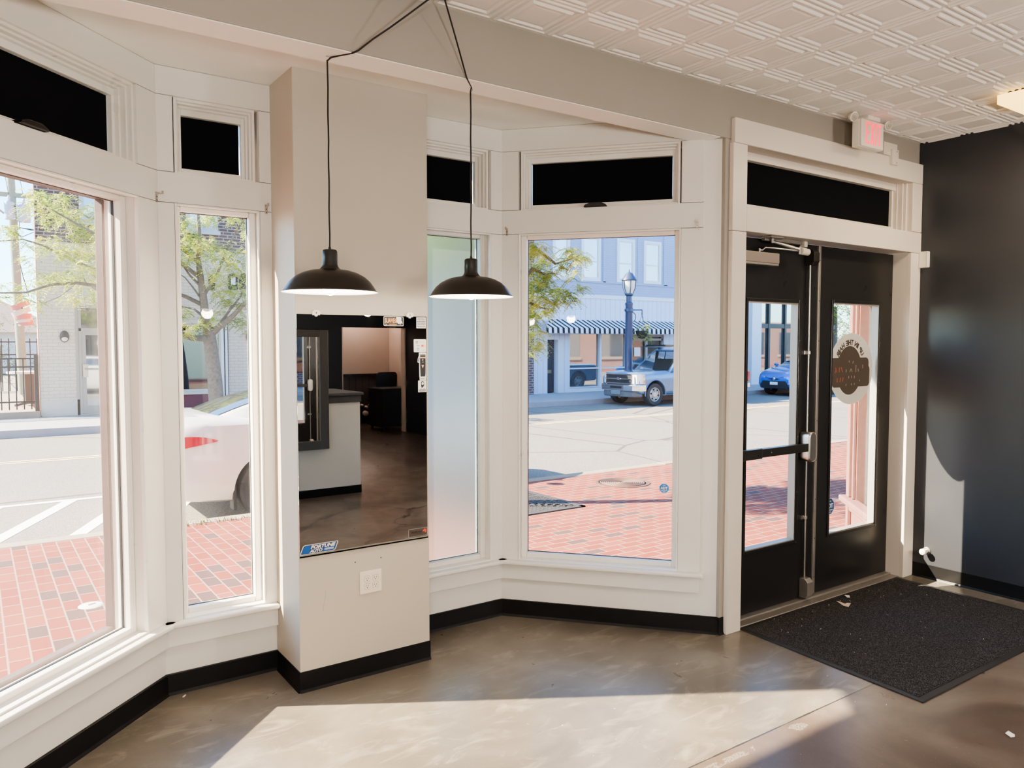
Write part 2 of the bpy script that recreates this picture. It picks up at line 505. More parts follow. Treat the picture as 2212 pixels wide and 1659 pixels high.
def siding(name, c, axis=0, pitch=.11, dark=.72):
    k = NT(name); co = k.coord(); sp = k.n('ShaderNodeSeparateXYZ'); k.l(co, sp.inputs[0])
    fr = k.math('FRACT', k.math('DIVIDE', sp.outputs[axis], pitch))
    g = k.math('LESS_THAN', fr, .10)
    nz = k.noise(co, 5, 4)
    col = k.mix(nz, tuple(x*.95 for x in c), tuple(min(1, x*1.05) for x in c))
    col = k.mix(g, col, tuple(x*dark for x in c))
    k.bsdf(col, .55, 0, k.bump(g, -.5, .01)); return k.mat


M['panel_blue'] = siding('pale_blue_grooved_panel', (.60, .69, .86), 0, .21)
M['bead'] = siding('beaded_soffit_board', (.62, .54, .47), 1, .022, .82)
M['wood_p'] = siding('grey_stained_planks', (.062, .052, .048), 0, .13, .4)


def asphalt():
    k = NT('pale_asphalt'); co = k.coord()
    g = k.noise(co, 90, 3, .8); big = k.noise(co, .8, 4)
    col = k.ramp(g, [(.36, (.10, .086, .074)), (.52, (.225, .20, .175)), (.66, (.40, .365, .325))])
    col = k.mix(k.math('MULTIPLY', big, .5), col, (.27, .245, .22))
    cr = k.n('ShaderNodeTexVoronoi', feature='DISTANCE_TO_EDGE'); cr.inputs['Scale'].default_value = .32
    k.l(k.mapv(co, (1, .55, 1)), cr.inputs['Vector'])
    col = k.mix(k.math('LESS_THAN', cr.outputs['Distance'], .006), col, (.12, .105, .095))
    k.bsdf(col, .9, 0, k.bump(g, .3, .01), .2); return k.mat


M['asphalt'] = asphalt()


def floor_mat():
    k = NT('stained_sealed_concrete'); co = k.coord()
    sp = k.n('ShaderNodeSeparateXYZ'); k.l(co, sp.inputs[0])
    n1 = k.noise(co, 1.6, 7, .58, .5); n2 = k.noise(co, 6, 6, .6, .6); n3 = k.noise(co, 160, 2, .6)
    sw = k.noise(k.mapv(co, (2.2, 5.5, 1), (0, 0, R_(25))), 2.0, 6, .62, 1.0)
    grey = k.ramp(n1, [(.28, (.100, .083, .065)), (.46, (.160, .136, .109)), (.60, (.21, .183, .149)), (.78, (.31, .275, .225))])
    grey = k.mix(k.ramp(sw, [(.53, 0.), (.74, .60)]), grey, (.40, .355, .29))
    brown = k.ramp(n1, [(.30, (.075, .050, .038)), (.48, (.125, .089, .068)), (.60, (.175, .134, .106)), (.76, (.26, .215, .175))])
    reg = k.math('LESS_THAN', sp.outputs[1], 1.826)
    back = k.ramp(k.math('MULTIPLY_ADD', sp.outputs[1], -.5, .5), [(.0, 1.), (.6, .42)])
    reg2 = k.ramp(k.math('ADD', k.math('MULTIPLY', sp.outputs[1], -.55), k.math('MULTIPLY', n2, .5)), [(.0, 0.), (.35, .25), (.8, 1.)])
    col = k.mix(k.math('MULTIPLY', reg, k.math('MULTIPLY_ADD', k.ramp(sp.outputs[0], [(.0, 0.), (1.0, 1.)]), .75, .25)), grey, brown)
    col = k.mix(k.math('MULTIPLY', n2, .35), col, k.mix(n1, (.09, .076, .061), (.20, .175, .142)))
    # saw-cut joint and a patched edge along it
    dj = k.math('ABSOLUTE', k.math('SUBTRACT', sp.outputs[1], 1.826))
    dj2 = k.math('ADD', dj, k.math('MULTIPLY', k.math('SUBTRACT', n2, .5), .012))
    col = k.mix(k.math('LESS_THAN', dj2, .0035), col, (.035, .03, .026))
    pt = k.math('MULTIPLY', k.math('LESS_THAN', k.math('ADD', k.math('ABSOLUTE', k.math('ADD', dj, -.045)), k.math('MULTIPLY', n1, .16)), .085), reg)
    col = k.mix(k.math('MULTIPLY', k.math('MULTIPLY', pt, .6), k.math('MULTIPLY', k.math('GREATER_THAN', n2, .52), k.math('GREATER_THAN', n3, .46))), col, (.27, .25, .225))
    vc = k.n('ShaderNodeTexVoronoi', feature='DISTANCE_TO_EDGE'); vc.inputs['Scale'].default_value = .55
    wob = k.n('ShaderNodeVectorMath', operation='ADD'); k.l(co, wob.inputs[0])
    nv = k.n('ShaderNodeTexNoise'); nv.inputs['Scale'].default_value = 3; k.l(co, nv.inputs['Vector'])
    sc = k.n('ShaderNodeVectorMath', operation='SCALE'); sc.inputs['Scale'].default_value = .25; k.l(nv.outputs['Color'], sc.inputs[0]); k.l(sc.outputs[0], wob.inputs[1])
    k.l(wob.outputs[0], vc.inputs['Vector'])
    col = k.mix(k.math('MULTIPLY', k.math('LESS_THAN', vc.outputs['Distance'], .0055), reg), col, (.07, .05, .04))
    spk = k.math('GREATER_THAN', n3, .70)
    col = k.mix(k.math('MULTIPLY', spk, .35), col, (.5, .45, .38))
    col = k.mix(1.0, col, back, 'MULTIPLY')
    rg = k.ramp(n2, [(.3, .27), (.7, .36)])
    nm = k.bump(k.math('ADD', k.math('MULTIPLY', n2, .25), k.math('MULTIPLY', n3, .12)), .06, .006)
    k.bsdf(col, rg, 0, nm, .5); return k.mat


M['floor'] = floor_mat()


def mat_pile():
    k = NT('black_loop_mat_pile'); co = k.coord(); g = k.noise(co, 260, 2, .8); b = k.noise(co, 3, 3)
    col = k.ramp(g, [(.35, (.016, .016, .018)), (.52, (.055, .052, .055)), (.66, (.26, .24, .235))])
    col = k.mix(k.math('MULTIPLY', b, .3), col, (.05, .047, .049))
    k.bsdf(col, .95, 0, k.bump(g, 1.0, .012), .1); return k.mat


M['mat'] = mat_pile()


def leaf_mat(name, a, b, c):
    k = NT(name); co = k.coord(); nz = k.noise(co, 2.2, 3); n2 = k.noise(co, 25, 2)
    col = k.ramp(k.math('MULTIPLY_ADD', n2, .5, k.math('MULTIPLY', nz, .5)), [(.36, a), (.5, b), (.62, c)])
    df = k.n('ShaderNodeBsdfDiffuse'); k.l(col, df.inputs[0]); tl = k.n('ShaderNodeBsdfTranslucent'); k.l(col, tl.inputs[0])
    m = k.n('ShaderNodeMixShader'); m.inputs[0].default_value = .5
    k.l(df.outputs[0], m.inputs[1]); k.l(tl.outputs[0], m.inputs[2]); k.l(m.outputs[0], k.out.inputs[0]); return k.mat


M['leaf'] = leaf_mat('locust_leaves', (.19, .27, .07), (.38, .47, .12), (.68, .62, .14))
M['leaf2'] = leaf_mat('sunlit_locust_leaves', (.30, .40, .09), (.50, .57, .14), (.70, .66, .16))
M['leaf3'] = leaf_mat('dark_shrub_leaves', (.07, .10, .04), (.13, .17, .07), (.22, .22, .09))


def awning_mat():
    k = NT('black_and_white_awning_stripes'); co = k.coord(); sp = k.n('ShaderNodeSeparateXYZ'); k.l(co, sp.inputs[0])
    s = k.math('LESS_THAN', k.math('FRACT', k.math('DIVIDE', sp.outputs[0], .205)), .45)
    nz = k.noise(co, 8, 3)
    col = k.mix(s, k.mix(nz, (.66, .72, .82), (.74, .80, .88)), (.022, .026, .034))
    k.bsdf(col, .8, 0, None, .1); return k.mat


M['awning'] = awning_mat()
# ------------------------------------------------------------------ the setting: room shell
ZC, ZB, ZH = 2.768, 2.64, 2.525          # ceiling, bay ceiling, header underside
YM, YB = 2.60, 3.48                      # main front wall, bay front wall
XR = 4.97                                # side wall beyond the door
aA, aD = R_(43.46), R_(49.46)
PA, PD = (.645, YB, 0), (2.362, YB, 0)
FA = frame(PA, (math.cos(aA), math.sin(aA)), (-math.sin(aA), math.cos(aA)))
FB = frame((0, YB, 0), (1, 0), (0, 1))
FD = frame(PD, (math.cos(aD), -math.sin(aD)), (math.sin(aD), math.cos(aD)))
SA = -(YB-YM)/math.sin(aA); SD = (YB-YM)/math.sin(aD)
XA0 = PA[0]+SA*math.cos(aA); XD1 = PD[0]+SD*math.cos(aD)      # where the bay meets the main wall
DT = 0.16                                # wall thickness


def struct(name, mb, mats, label, cat, parent=None, **kw):
    o = mb.build(name, mats, parent, **kw)
    if parent is None: tag(o, label, cat, kind='structure')
    return o


# floor, one slab with the bay's outline at its front edge
mb = MB()
mb.prism([(-3, -7.4), (7.3, -7.4), (7.3, -1.9), (XR+.1, -1.9), (XR+.1, 2.735), (XD1+.02, 2.735), (XD1+.02, YM+.02), (PD[0]+.02, YB+.03), (PA[0]-.02, YB+.03), (XA0, YM+.03), (-3, YM+.03)], -.12, 0)
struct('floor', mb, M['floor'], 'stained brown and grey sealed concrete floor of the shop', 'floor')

# pressed tile ceiling: real relief over the part in view, plain board behind
mb = MB(); T0x, T0y, P_ = 2.239-.268*9, 2.318+.268, .268


def tile(x, y):
    rings = [(.134, 0), (.127, 0), (.123, -.007), (.116, -.007), (.112, 0), (.098, -.001), (.092, -.010), (.084, -.010), (.079, -.002), (.060, -.006)]
    vs = []; fs = []
    for h, z in rings:
        vs += [(x-h, y-h, ZC+z), (x+h, y-h, ZC+z), (x+h, y+h, ZC+z), (x-h, y+h, ZC+z)]
    for i in range(len(rings)-1):
        for k in range(4):
            fs.append((4*i+k, 4*(i+1)+k, 4*(i+1)+(k+1) % 4, 4*i+(k+1) % 4))
    n = len(vs); fs.append((n-1, n-2, n-3, n-4))
    mb.add(vs, fs)


nx, ny = 20, 10
for i in range(nx):
    for j in range(ny):
        tile(T0x+P_*(i+.5), T0y-P_*(j+.5))
xa, xb, ya, yb = T0x, T0x+nx*P_, T0y-ny*P_, T0y
for q in ((-3, xa, -7.4, YM+.15), (xb, XR+.1, -2, YM+.15), (xa, xb, -7.4, ya), (xa, xb, yb, YM+.15), (xb, 7.3, -7.4, -2)):
    mb.quad((q[0], q[2], ZC), (q[0], q[3], ZC), (q[1], q[3], ZC), (q[1], q[2], ZC))
mb.box(-3, 7.3, -7.4, YM+.15, ZC+.02, ZC+.1)
struct('ceiling', mb, M['ceil'], 'white pressed tin ceiling of square stepped tiles', 'ceiling')
for i, (px, py) in enumerate([]): pass

# header beam and main front wall
mb = MB(); mb.box(-3, XR, YM, 2.735, ZH, ZC+.01); mb.box(-3, XA0, YM, 2.735, 0, ZH); mb.box(XD1, 3.20, YM, 2.735, 0, ZH)
struct('wall_front', mb, M['header'], 'greige front wall and header beam above the bay', 'wall', bevel=.004)
mb = MB(); mb.box(XA0-.0, XD1-.04, YM+.002, 2.736, ZH-.004, ZH-.0005); struct('trim_1', mb, M['soffit'], 'pale painted underside board of the header beam', 'trim')
# bay ceiling
mb = MB(); mb.prism([(XA0-.1, 2.70), (XD1+.1, 2.70), (PD[0]+.1, YB+.12), (PA[0]-.1, YB+.12)], ZB, ZB+.05)
struct('ceiling.001', mb, M['soffit'], 'smooth cream ceiling of the window bay', 'ceiling')

# bay walls below the sills, around and above the openings (behind the trim boards)
OPA = [(-.968, -.118)]; OPB = [(.712, 1.065)]; OPC = [(1.87, 2.290)]; OPD = [(.093, .944)]
ZO0, ZO1, ZT0, ZT1 = .318, 2.085, 2.212, 2.523


def bay_wall(name, T, s0, s1, ops, label):
    mb = MB(T); d0, d1 = .014, DT
    mb.box(s0, s1, d0, d1, -.1, ZO0-.02)
    mb.box(s0, s1, d0, d1, ZO1, ZT0); mb.box(s0, s1, d0, d1, ZT1, ZB+.02)
    edges = [s0]+[e for o in ops for e in o]+[s1]
    for a, b in zip(edges[::2], edges[1::2]):
        mb.box(a, b, d0, d1, ZO0-.02, ZO1); mb.box(a, b, d0, d1, ZT0, ZT1)
    return struct(name, mb, M['trim'], label, 'wall')


bay_wall('wall_bay_left', FA, SA, .058, OPA, 'angled bay wall nearest the camera with a large pane')
bay_wall('wall_bay_front', FB, PA[0]-.06, PD[0]+.06, OPB+OPC, 'front bay wall behind the mirror pier')
bay_wall('wall_bay_right', FD, -.066, SD, OPD, 'angled bay wall next to the double doors')


def casing(name, T, s0, s1, ops, label, ends=(0, 0)):
    "flat boards: uprights, rail between lower pane and transom, frieze"
    mb = MB(T); d0, d1 = -.004, .0142; g = .0012
    for a, b in [(ZO1, ZT0), (ZT1, ZB)]: mb.box(s0+g, s1-g, d0, d1, a+g, b-g)
    edges = [s0]+[e for o in ops for e in o]+[s1]
    for a, b in zip(edges[::2], edges[1::2]):
        mb.box(a+g, b-g, d0, d1, ZO0+.001, ZO1-g); mb.box(a+g, b-g, d0, d1, ZT0+g, ZT1-g)
    return struct(name, mb, M['trim'], label, 'trim', bevel=.0015)


casing('trim_2', FA, SA+.07, 0, OPA, 'flat white casing boards of the angled window nearest the camera')
casing('trim_3', FB, PA[0], PD[0], OPB+OPC, 'flat white casing boards of the front bay windows')
casing('trim_4', FD, 0, 1.057, OPD, 'flat white casing boards of the angled window beside the doors')

# pier with the mirror
PX0, PX1, PY0 = 1.116, 1.746, 3.185
mb = MB(); mb.box(PX0, PX1, PY0, YB+.01, -.05, ZB+.02)
struct('wall_pier', mb, M['wall'], 'greige pier between the two narrow windows carrying the mirror', 'wall', bevel=.003)

# side wall, jog and back of the shop (seen only in the mirror)
mb = MB(); mb.box(XR, XR+.12, -2, 2.60, -.1, ZC+.01); struct('wall_right', mb, M['charcoal'], 'charcoal painted side wall beside the double doors', 'wall')
mb = MB(); mb.box(XR, 6.05, -2.1, -2, -.1, ZC+.01); mb.box(6.05, 6.17, -5.47, -2, -.1, ZC+.01)
struct('wall_jog', mb, M['navy'], 'dark navy wall further back in the shop', 'wall')
mb = MB(); mb.box(-3, 4.913, -5.57, -5.47, -.1, ZC+.01); mb.box(4.913, 6.04, -5.57, -5.47, 1.762, ZC+.01); mb.box(6.04, 6.17, -5.57, -5.47, -.1, ZC+.01)
struct('wall_back', mb, M['navy'], 'dark navy back wall with an open doorway', 'wall')
mb = MB(); mb.box(6.028, 6.045, -5.60, -5.46, 0, 1.762); mb.box(4.905, 4.918, -5.58, -5.462, 0, 1.762)
struct('door_3', mb, M['beige'], 'beige lining of the open doorway at the back', 'doorway')
mb = MB(); mb.box(3.9, 7.2, -7.25, -7.13, .93, ZC+.01); mb.box(6.55, 6.62, -7.13, -5.57, -.1, ZC+.01); mb.box(3.8, 3.9, -7.2, -5.57, -.1, ZC)
struct('wall_back_room', mb, M['beige'], 'beige upper wall of the lit back room', 'wall')
mb = MB(); mb.box(3.9, 7.2, -7.26, -7.12, 0, .88); mb.box(3.9, 7.2, -7.26, -7.10, .88, .935, 1)
struct('trim_5', mb, [M['wood_p'], M['bronze']], 'dark vertical plank wainscot in the back room', 'wainscot')
mb = MB(); mb.box(-3.1, -3, -7.4, 2.735, -.1, ZC+.02); struct('wall_left', mb, M['wall'], 'greige side wall on the camera side', 'wall')
mb = MB(); mb.box(-3, -2.9, -7.5, -7.4, 0, ZC); mb.box(-3, 7.3, -7.5, -7.4, -.1, ZC); mb.box(7.2, 7.3, -7.4, -5.5, -.1, ZC)
struct('wall_rear', mb, M['navy'], 'rear outer wall of the shop', 'wall')

# cove base
base_n = 0


def base(name, T, s0, s1, label, d=0.0):
    mb = MB(T)
    pr = [(d, 0), (d-.010, 0), (d-.008, .004), (d-.003, .012), (d-.002, .088), (d, .09)]   # (d, z)
    n = len(pr)
    vs = [(s0, a, z) for a, z in pr]+[(s1, a, z) for a, z in pr]
    mb.add(vs, [(i, i+1, n+i+1, n+i) for i in range(n-1)]+[tuple(range(n-1, -1, -1)), tuple(range(n, 2*n))])
    mb.box(s0, s1, d, d+.02, 0, .0895)
    return struct(name, mb, M['black_base'], label, 'baseboard')


base('baseboard_bay_left', FA, SA, .006, 'black vinyl cove base under the angled window nearest the camera', .004)
base('baseboard_bay_front', FB, PA[0]-.004, PX0+.004, 'black vinyl cove base under the narrow clear window', .004)
base('baseboard_bay_middle', FB, PX1-.004, PD[0]+.004, 'black vinyl cove base under the frosted window', .004)
base('baseboard_bay_right', FD, -.004, SD+.007, 'black vinyl cove base under the angled window by the doors', .004)
base('baseboard_pier_front', frame((0, PY0, 0), (1, 0), (0, 1)), PX0-.003, PX1+.003, 'black vinyl cove base across the front of the pier')
base('baseboard_pier_side', frame((PX0, 0, 0), (0, -1), (1, 0)), -YB, -PY0+.003, 'black vinyl cove base on the side of the pier')
base('baseboard_return', FB.copy() @ Matrix.Translation((0, YM-YB, 0)), XD1-.004, 3.15, 'short black vinyl base between bay and door casing')
base('baseboard_right', frame((XR, 0, 0), (0, -1), (1, 0)), -2.575, 2, 'black vinyl cove base along the charcoal wall')


# ------------------------------------------------------------------ windows
def window(name, T, s0, s1, label, kind='clear', stool=None, apron=None):
    w = .031; t = thing(name, label, 'window', T @ Vector((.5*(s0+s1), 0, ZO0)), kind='structure')
    dg = .092
    mb = MB(T)
    mb.frame(s0, s1, ZO0, ZO1, .008, -.006, .012)                       # bead on the face
    mb.build('bead', M['sash'], t, bevel=.002)
    mb = MB(T); mb.frame(s0-.004, s1+.004, ZO0-.0, ZO1+.004, .0055, .012, .14); mb.build('jamb_liner', M['sash'], t)
    mb = MB(T); mb.frame(s0+.001, s1-.001, ZO0+.002, ZO1-.001, w, .052, .112, wt=.021, wb=.026)
    mb.build('sash', M['sash'], t, bevel=.006)
    mb = MB(T); mb.frame(s0+w-.001, s1-w+.001, ZO0+.026, ZO1-.02, .004, .086, .097); mb.build('glazing_seal', M['seal'], t)
    mb = MB(T); mb.quad((s0+w, dg, ZO0+.026), (s1-w, dg, ZO0+.026), (s1-w, dg, ZO1-.02), (s0+w, dg, ZO1-.02))
    mb.build('glass_pane', M['frost' if kind == 'frost' else 'glass'], t)
    mb = MB(T); oc, od = (.058, .035) if name == 'window_1' else (.045, .008); mb.frame(s0-.05, s1+.05, ZO0-.04, ZO1+.05, oc, DT-.005, DT+od); mb.build('outer_casing', M['maroon_b'], t, bevel=.004)
    a, b = stool; mb = MB(T); mb.box(a, b, -.045, .055, .297, .3195); mb.build('window_sill', M['trim'], t, bevel=.008, bseg=3)
    a, b = apron; mb = MB(T); mb.box(a, b, -.012, .0145, .212, .2975); mb.build('apron', M['trim'], t, bevel=.002)
    return t


window('window_1', FA, *OPA[0], 'large clear window in the angled bay wall nearest the camera', stool=(SA+.05, .019), apron=(SA+.07, 0))
window('window_2', FB, *OPB[0], 'narrow clear window showing the white car', stool=(PA[0]-.018, PX0), apron=(PA[0], PX0))
window('window_3', FB, *OPC[0], 'narrow frosted window behind the second lamp', 'frost', stool=(PX1, PD[0]+.018), apron=(PX1, PD[0]))
window('window_4', FD, *OPD[0], 'large clear window looking at the blue building and truck', stool=(-.019, 1.075), apron=(0, 1.052))


def transom(name, T, s0, s1, label, latch=None, leak=(.003, .003), z0=ZT0, z1=ZT1):
    t = thing(name, label, 'transom window', T @ Vector((.5*(s0+s1), 0, z0)), kind='structure')
    mb = MB(T)
    for i, (o, d0, d1) in enumerate(((.010, .010, .03), (.018, .03, .055), (.026, .055, .075))):
        mb.frame(s0-.002, s1+.002, z0-.002, z1+.002, o+.002, d0, d1, wb=.010+.003*i)
    mb.frame(s0, s1, z0, z1, .040, .075, .125, wb=.036, wt=.052); mb.build('frame', M['sash'], t, bevel=.002)
    mb = MB(T); mb.quad((s0+.04, .114, z0+.036), (s1-.04, .114, z0+.036), (s1-.04, .114, z1-.052), (s0+.04, .114, z1-.052)); mb.build('glass_pane', M['glass'], t)
    a, b = leak; mb = MB(T); mb.box(s0+.041+a, s1-.041-a*.6, .098, .102, z0+.037+b, z1-.0525); mb.build('blackout_panel', M['black_fab'], t)
    mb = MB(T); mb.frame(s0-.04, s1+.04, z0-.04, z1+.05, .05, DT-.005, DT+.03); mb.build('outer_casing', M['red_trim'], t)
    if latch is not None:
        mb = MB(T); c = latch
        mb.prism([(c-.062, 0), (c+.062, 0), (c+.055, .010), (c+.028, .021), (c-.022, .021), (c-.052, .012)], -.030, .028, T=Matrix(((1, 0, 0, 0), (0, 0, -1, .010), (0, 1, 0, z0+.001), (0, 0, 0, 1))))
        mb.build('latch', M['black_pl'], t, bevel=.004)
    return t


transom('window_5', FA, -.968, -.118, 'blacked-out transom above the angled window nearest the camera', -.635, (.002, .002))
transom('window_6', FB, .720, 1.050, 'small square blacked-out transom above the narrow clear window', None, (.004, .003))
transom('window_7', FB, 1.87, 2.28, 'blacked-out transom above the frosted window', None, (.0035, .003))
transom('window_8', FD, .105, .936, 'blacked-out transom above the angled window beside the doors', .506, (.002, .002))

# curtain-rod brackets on the casing
def bracket(T, s, z, label, flip=1):
    t = thing('curtain_rod_bracket', label, 'bracket', T @ Vector((s, -.004, z)), group='curtain rod brackets on the bay casing')
    mb = MB(T); mb.box(s-.006, s+.006, -.007, -.004, z-.026, z+.016)
    mb.build('plate', M['nickel'], t, bevel=.001)
    mb = MB(T); mb.lathe([(0, .0), (.0024, .0), (.0024, .0015), (0, .0015)], (s, -.0086, z-.018), 8, axis='y'); mb.lathe([(0, 0), (.0024, 0), (.0024, .0015), (0, .0015)], (s, -.0086, z-.004), 8, axis='y'); mb.build('screw', M['bronze'], t)
    mb = MB(T); mb.box(s-.004, s+.004, -.034, -.006, z+.006, z+.010); mb.box(s-.004, s+.004, -.036, -.0325, z+.006, z+.019)
    mb.box(s-.004, s+.004, -.018, -.0145, z+.006, z+.014); mb.build('arm', M['nickel'], t, bevel=.001)
    return t


bracket(FA, -.010, 2.106, 'small metal rod bracket in the corner between large and narrow clear windows')
bracket(FB, 1.093, 2.100, 'small metal rod bracket beside the pier above the narrow clear window')
bracket(FD, .030, 2.103, 'small metal rod bracket in the corner beside the frosted window')
bracket(FD, 1.024, 2.101, 'small metal rod bracket on the casing nearest the double doors')

# ------------------------------------------------------------------ door surround
YC = 2.575; YDR = 2.69
OX0, OX1 = 3.254, 4.853
mb = MB(); g = .0012
mb.box(3.145, OX0, YC, YM+.001, 0, 2.068-g); mb.box(3.145, OX0, YC, YM+.001, 2.068+g, 2.505-g); mb.box(3.155, XR-.001, YC, YM+.001, 2.505, 2.628)
mb.box(OX0+.0, XR-.001, YC, YM+.001, 2.072, 2.200); mb.box(OX1, XR-.002, YC, YM+.001, 0, 2.07); mb.box(OX1, XR-.002, YC, YM+.001, 2.202, 2.504)
struct('trim_6', mb, M['trim_warm'], 'wide cream casing around the double doors and their transom', 'door casing', bevel=.003)
mb = MB()
mb.box(3.20, OX0, YM, 2.78, 0, 2.56); mb.box(OX1, XR, YM, 2.78, 0, 2.56); mb.box(OX0, OX1, YM, 2.78, 2.0735, 2.19); mb.box(OX0, OX1, YM, 2.78, 2.508, 2.57)
struct('trim_7', mb, M['trim_warm'], 'cream jambs and head lining the double doorway', 'door jamb')
mb = MB(); mb.box(OX0, OX1, YC+.005, 2.70, 2.5045, 2.5075); struct('trim_8', mb, M['bead'], 'fine beaded board lining the top of the transom recess', 'trim')
T9 = frame((0, YC, 0), (1, 0), (0, 1))
t = thing('window_9', 'long blacked-out transom above the double doors', 'transom window', (4.05, YC, 2.2), kind='structure')
mb = MB()
for o, d0, d1 in ((.012, .035, .055), (.022, .055, .085), (.030, .085, .11)):
    mb.box(OX1-o, OX1, YC+d0, YC+d1, 2.2, 2.505); mb.box(OX0, OX0+o, YC+d0, YC+d1, 2.2, 2.505)
mb.box(OX0, OX1, YC+.108, YC+.16, 2.2, 2.238); mb.box(OX0, OX1, YC+.095, YC+.16, 2.464, 2.506); mb.box(OX0, OX0+.05, YC+.11, YC+.16, 2.2, 2.5); mb.box(OX1-.045, OX1, YC+.11, YC+.16, 2.2, 2.5)
mb.build('frame', M['trim_warm'], t, bevel=.002)
mb = MB(); mb.box(OX0+.052, OX1-.047, YC+.128, YC+.132, 2.2415, 2.464); mb.build('blackout_panel', M['black_fab'], t)
mb = MB(); mb.quad((OX0+.04, YC+.15, 2.23), (OX1-.04, YC+.15, 2.23), (OX1-.04, YC+.15, 2.47), (OX0+.04, YC+.15, 2.47)); mb.build('glass_pane', M['glass'], t)
mb = MB(); mb.box(OX0, OX1, 2.655, 2.80, -.02, .014); mb.box(OX0, OX1, 2.60, 2.655, -.02, .006)
struct('trim_9', mb, M['alu_d'], 'worn metal threshold under the double doors', 'threshold', bevel=.004)


# ------------------------------------------------------------------ double doors
def leaf(name, x0, x1, gx0, gx1, gz0, gz1, label):
    t = thing(name, label, 'door', (.5*(x0+x1), YDR, .014), kind='structure'); z0, z1 = .018, 2.066
    mb = MB(); y0, y1 = YDR, YDR+.045
    mb.box(x0, gx0, y0, y1, z0, z1); mb.box(gx1, x1, y0, y1, z0, z1); mb.box(gx0, gx1, y0, y1, z0, gz0); mb.box(gx0, gx1, y0, y1, gz1, z1)
    mb.build('panel', M['door'], t)
    mb = MB(); mb.frame(gx0-.018, gx1+.018, gz0-.018, gz1+.018, .018, YDR-.006, YDR); mb.build('glazing_stop', M['door'], t, bevel=.003)
    mb = MB(); mb.frame(gx0, gx1, gz0, gz1, .006, YDR, YDR+.045); mb.build('glazing_channel', M['tin'], t)
    mb = MB(); yg = YDR+.024; mb.quad((gx0, yg, gz0), (gx1, yg, gz0), (gx1, yg, gz1), (gx0, yg, gz1)); mb.build('glass_pane', M['glass_d'], t)
    mb = MB(); zz = [gz0-.012, gz0+.28, gz0+.6, gz0+.9, gz0+1.15]
    for z in zz: mb.lathe([(0, 0), (.0022, 0), (.0022, .001), (0, .001)], (gx1+.009, YDR-.0072, z), 8, axis='y')
    mb.build('screw', M['alu_d'], t)
    return t


dl = leaf('door_1', OX0+.004, 4.043, 3.42, 3.865, .366, 1.728, 'black door leaf with push bar and narrow glass')
dr = leaf('door_2', 4.058, OX1-.004, 4.203, 4.700, .353, 1.742, 'black door leaf with oval sign on its glass')
mb = MB(); mb.box(4.034, 4.058, YDR-.012, YDR+.002, .022, 2.064)
mb.build('astragal', M['alu_d'], dr, bevel=.003)
mb = MB()
for z in np.linspace(.12, 1.98, 9): mb.lathe([(0, 0), (.0028, 0), (.0028, .0015), (0, .0015)], (4.046, YDR-.0135, z), 8, axis='y')
mb.build('astragal_screws', M['bronze'], dr)
# vertical-rod exit device
mb = MB(); mb.box(3.30, 3.91, 2.628, 2.652, .884, .930); mb.box(3.30, 3.47, 2.620, 2.654, .880, .934); mb.box(3.47, 3.475, 2.622, 2.653, .879, .935); mb.box(3.30, 3.91, 2.652, YDR+.0, .905, .925)
pb = mb.build('push_bar', M['bronze'], dl, bevel=.004)
mb = MB(); mb.lathe([(0, 0), (.0035, 0), (.0035, .001), (0, .001)], (3.56, 2.6265, .907), 8, axis='y'); mb.build('keyhole', M['alu'], pb)
mb = MB(); mb.prism(rrect(3.895, 3.965, .822, .995, .03, 8), -.036, .034, T=Matrix(((1, 0, 0, 0), (0, 0, -1, 2.655), (0, 1, 0, 0), (0, 0, 0, 1)))); mb.build('exit_device_head', M['alu'], dl, bevel=.008, smooth=40)
mb = MB(); mb.tube([(3.935, 2.668, .99), (3.935, 2.668, 1.96)], .0062, 10); mb.tube([(3.938, 2.668, .13), (3.935, 2.668, .83)], .0062, 10); mb.build('vertical_rod', M['alu'], dl, smooth=60)
for z in (.493, 1.448):
    mb = MB(); mb.box(3.905, 3.958, 2.672, YDR+.001, z-.011, z+.011); mb.tube([(3.935, 2.668, z-.010), (3.935, 2.668, z+.010)], .0115, 12); mb.build('rod_guide', M['alu'], dl, bevel=.002)


def latchbox(z0, z1, up):
    mb = MB(); a, b = (2.634, 2.662) if up else (2.650, 2.630)
    prof = [(YDR, z0), (2.645, z0), (2.632, z0+.02), (2.632, z1-.02), (2.65, z1), (YDR, z1)]
    vs = [(3.920, y, z) for y, z in prof]+[(3.972, y, z) for y, z in prof]; n = len(prof)
    mb.add(vs, [tuple(range(n)), tuple(range(2*n-1, n-1, -1))]+[(i, n+i, n+(i+1) % n, (i+1) % n) for i in range(n)])
    mb.build('latch_case', M['bronze'] if up else M['alu_d'], dl, bevel=.003)


latchbox(1.945, 2.035, True); latchbox(.022, .137, False)
# overhead closer
mb = MB(); mb.box(3.30, 3.602, 2.628, YDR, 1.929, 1.986); cb = mb.build('closer_body', M['closer'], dl, bevel=.005)
mb = MB(); mb.box(3.30, 3.600, 2.632, YDR, 1.918, 1.929); mb.build('closer_rail', M['alu'], cb, bevel=.002)
mb = MB(); mb.tube([(3.462, 2.655, 1.98), (3.462, 2.655, 2.006)], .007, 10); mb.tube([(3.455, 2.655, 1.998), (3.480, 2.650, 1.998), (3.495, 2.645, 2.012), (3.56, 2.64, 2.013), (3.745, 2.610, 2.008)], .0055, 8)
mb.tube([(3.545, 2.635, 2.048), (3.745, 2.605, 2.013)], [.008, .008], 8); mb.tube([(3.562, 2.64, 2.052), (3.66, 2.630, 2.038), (3.74, 2.608, 2.020)], .005, 8)
mb.tube([(3.745, 2.606, 1.990), (3.745, 2.606, 2.030)], .009, 12); mb.build('closer_arm', M['alu'], dl, smooth=50)
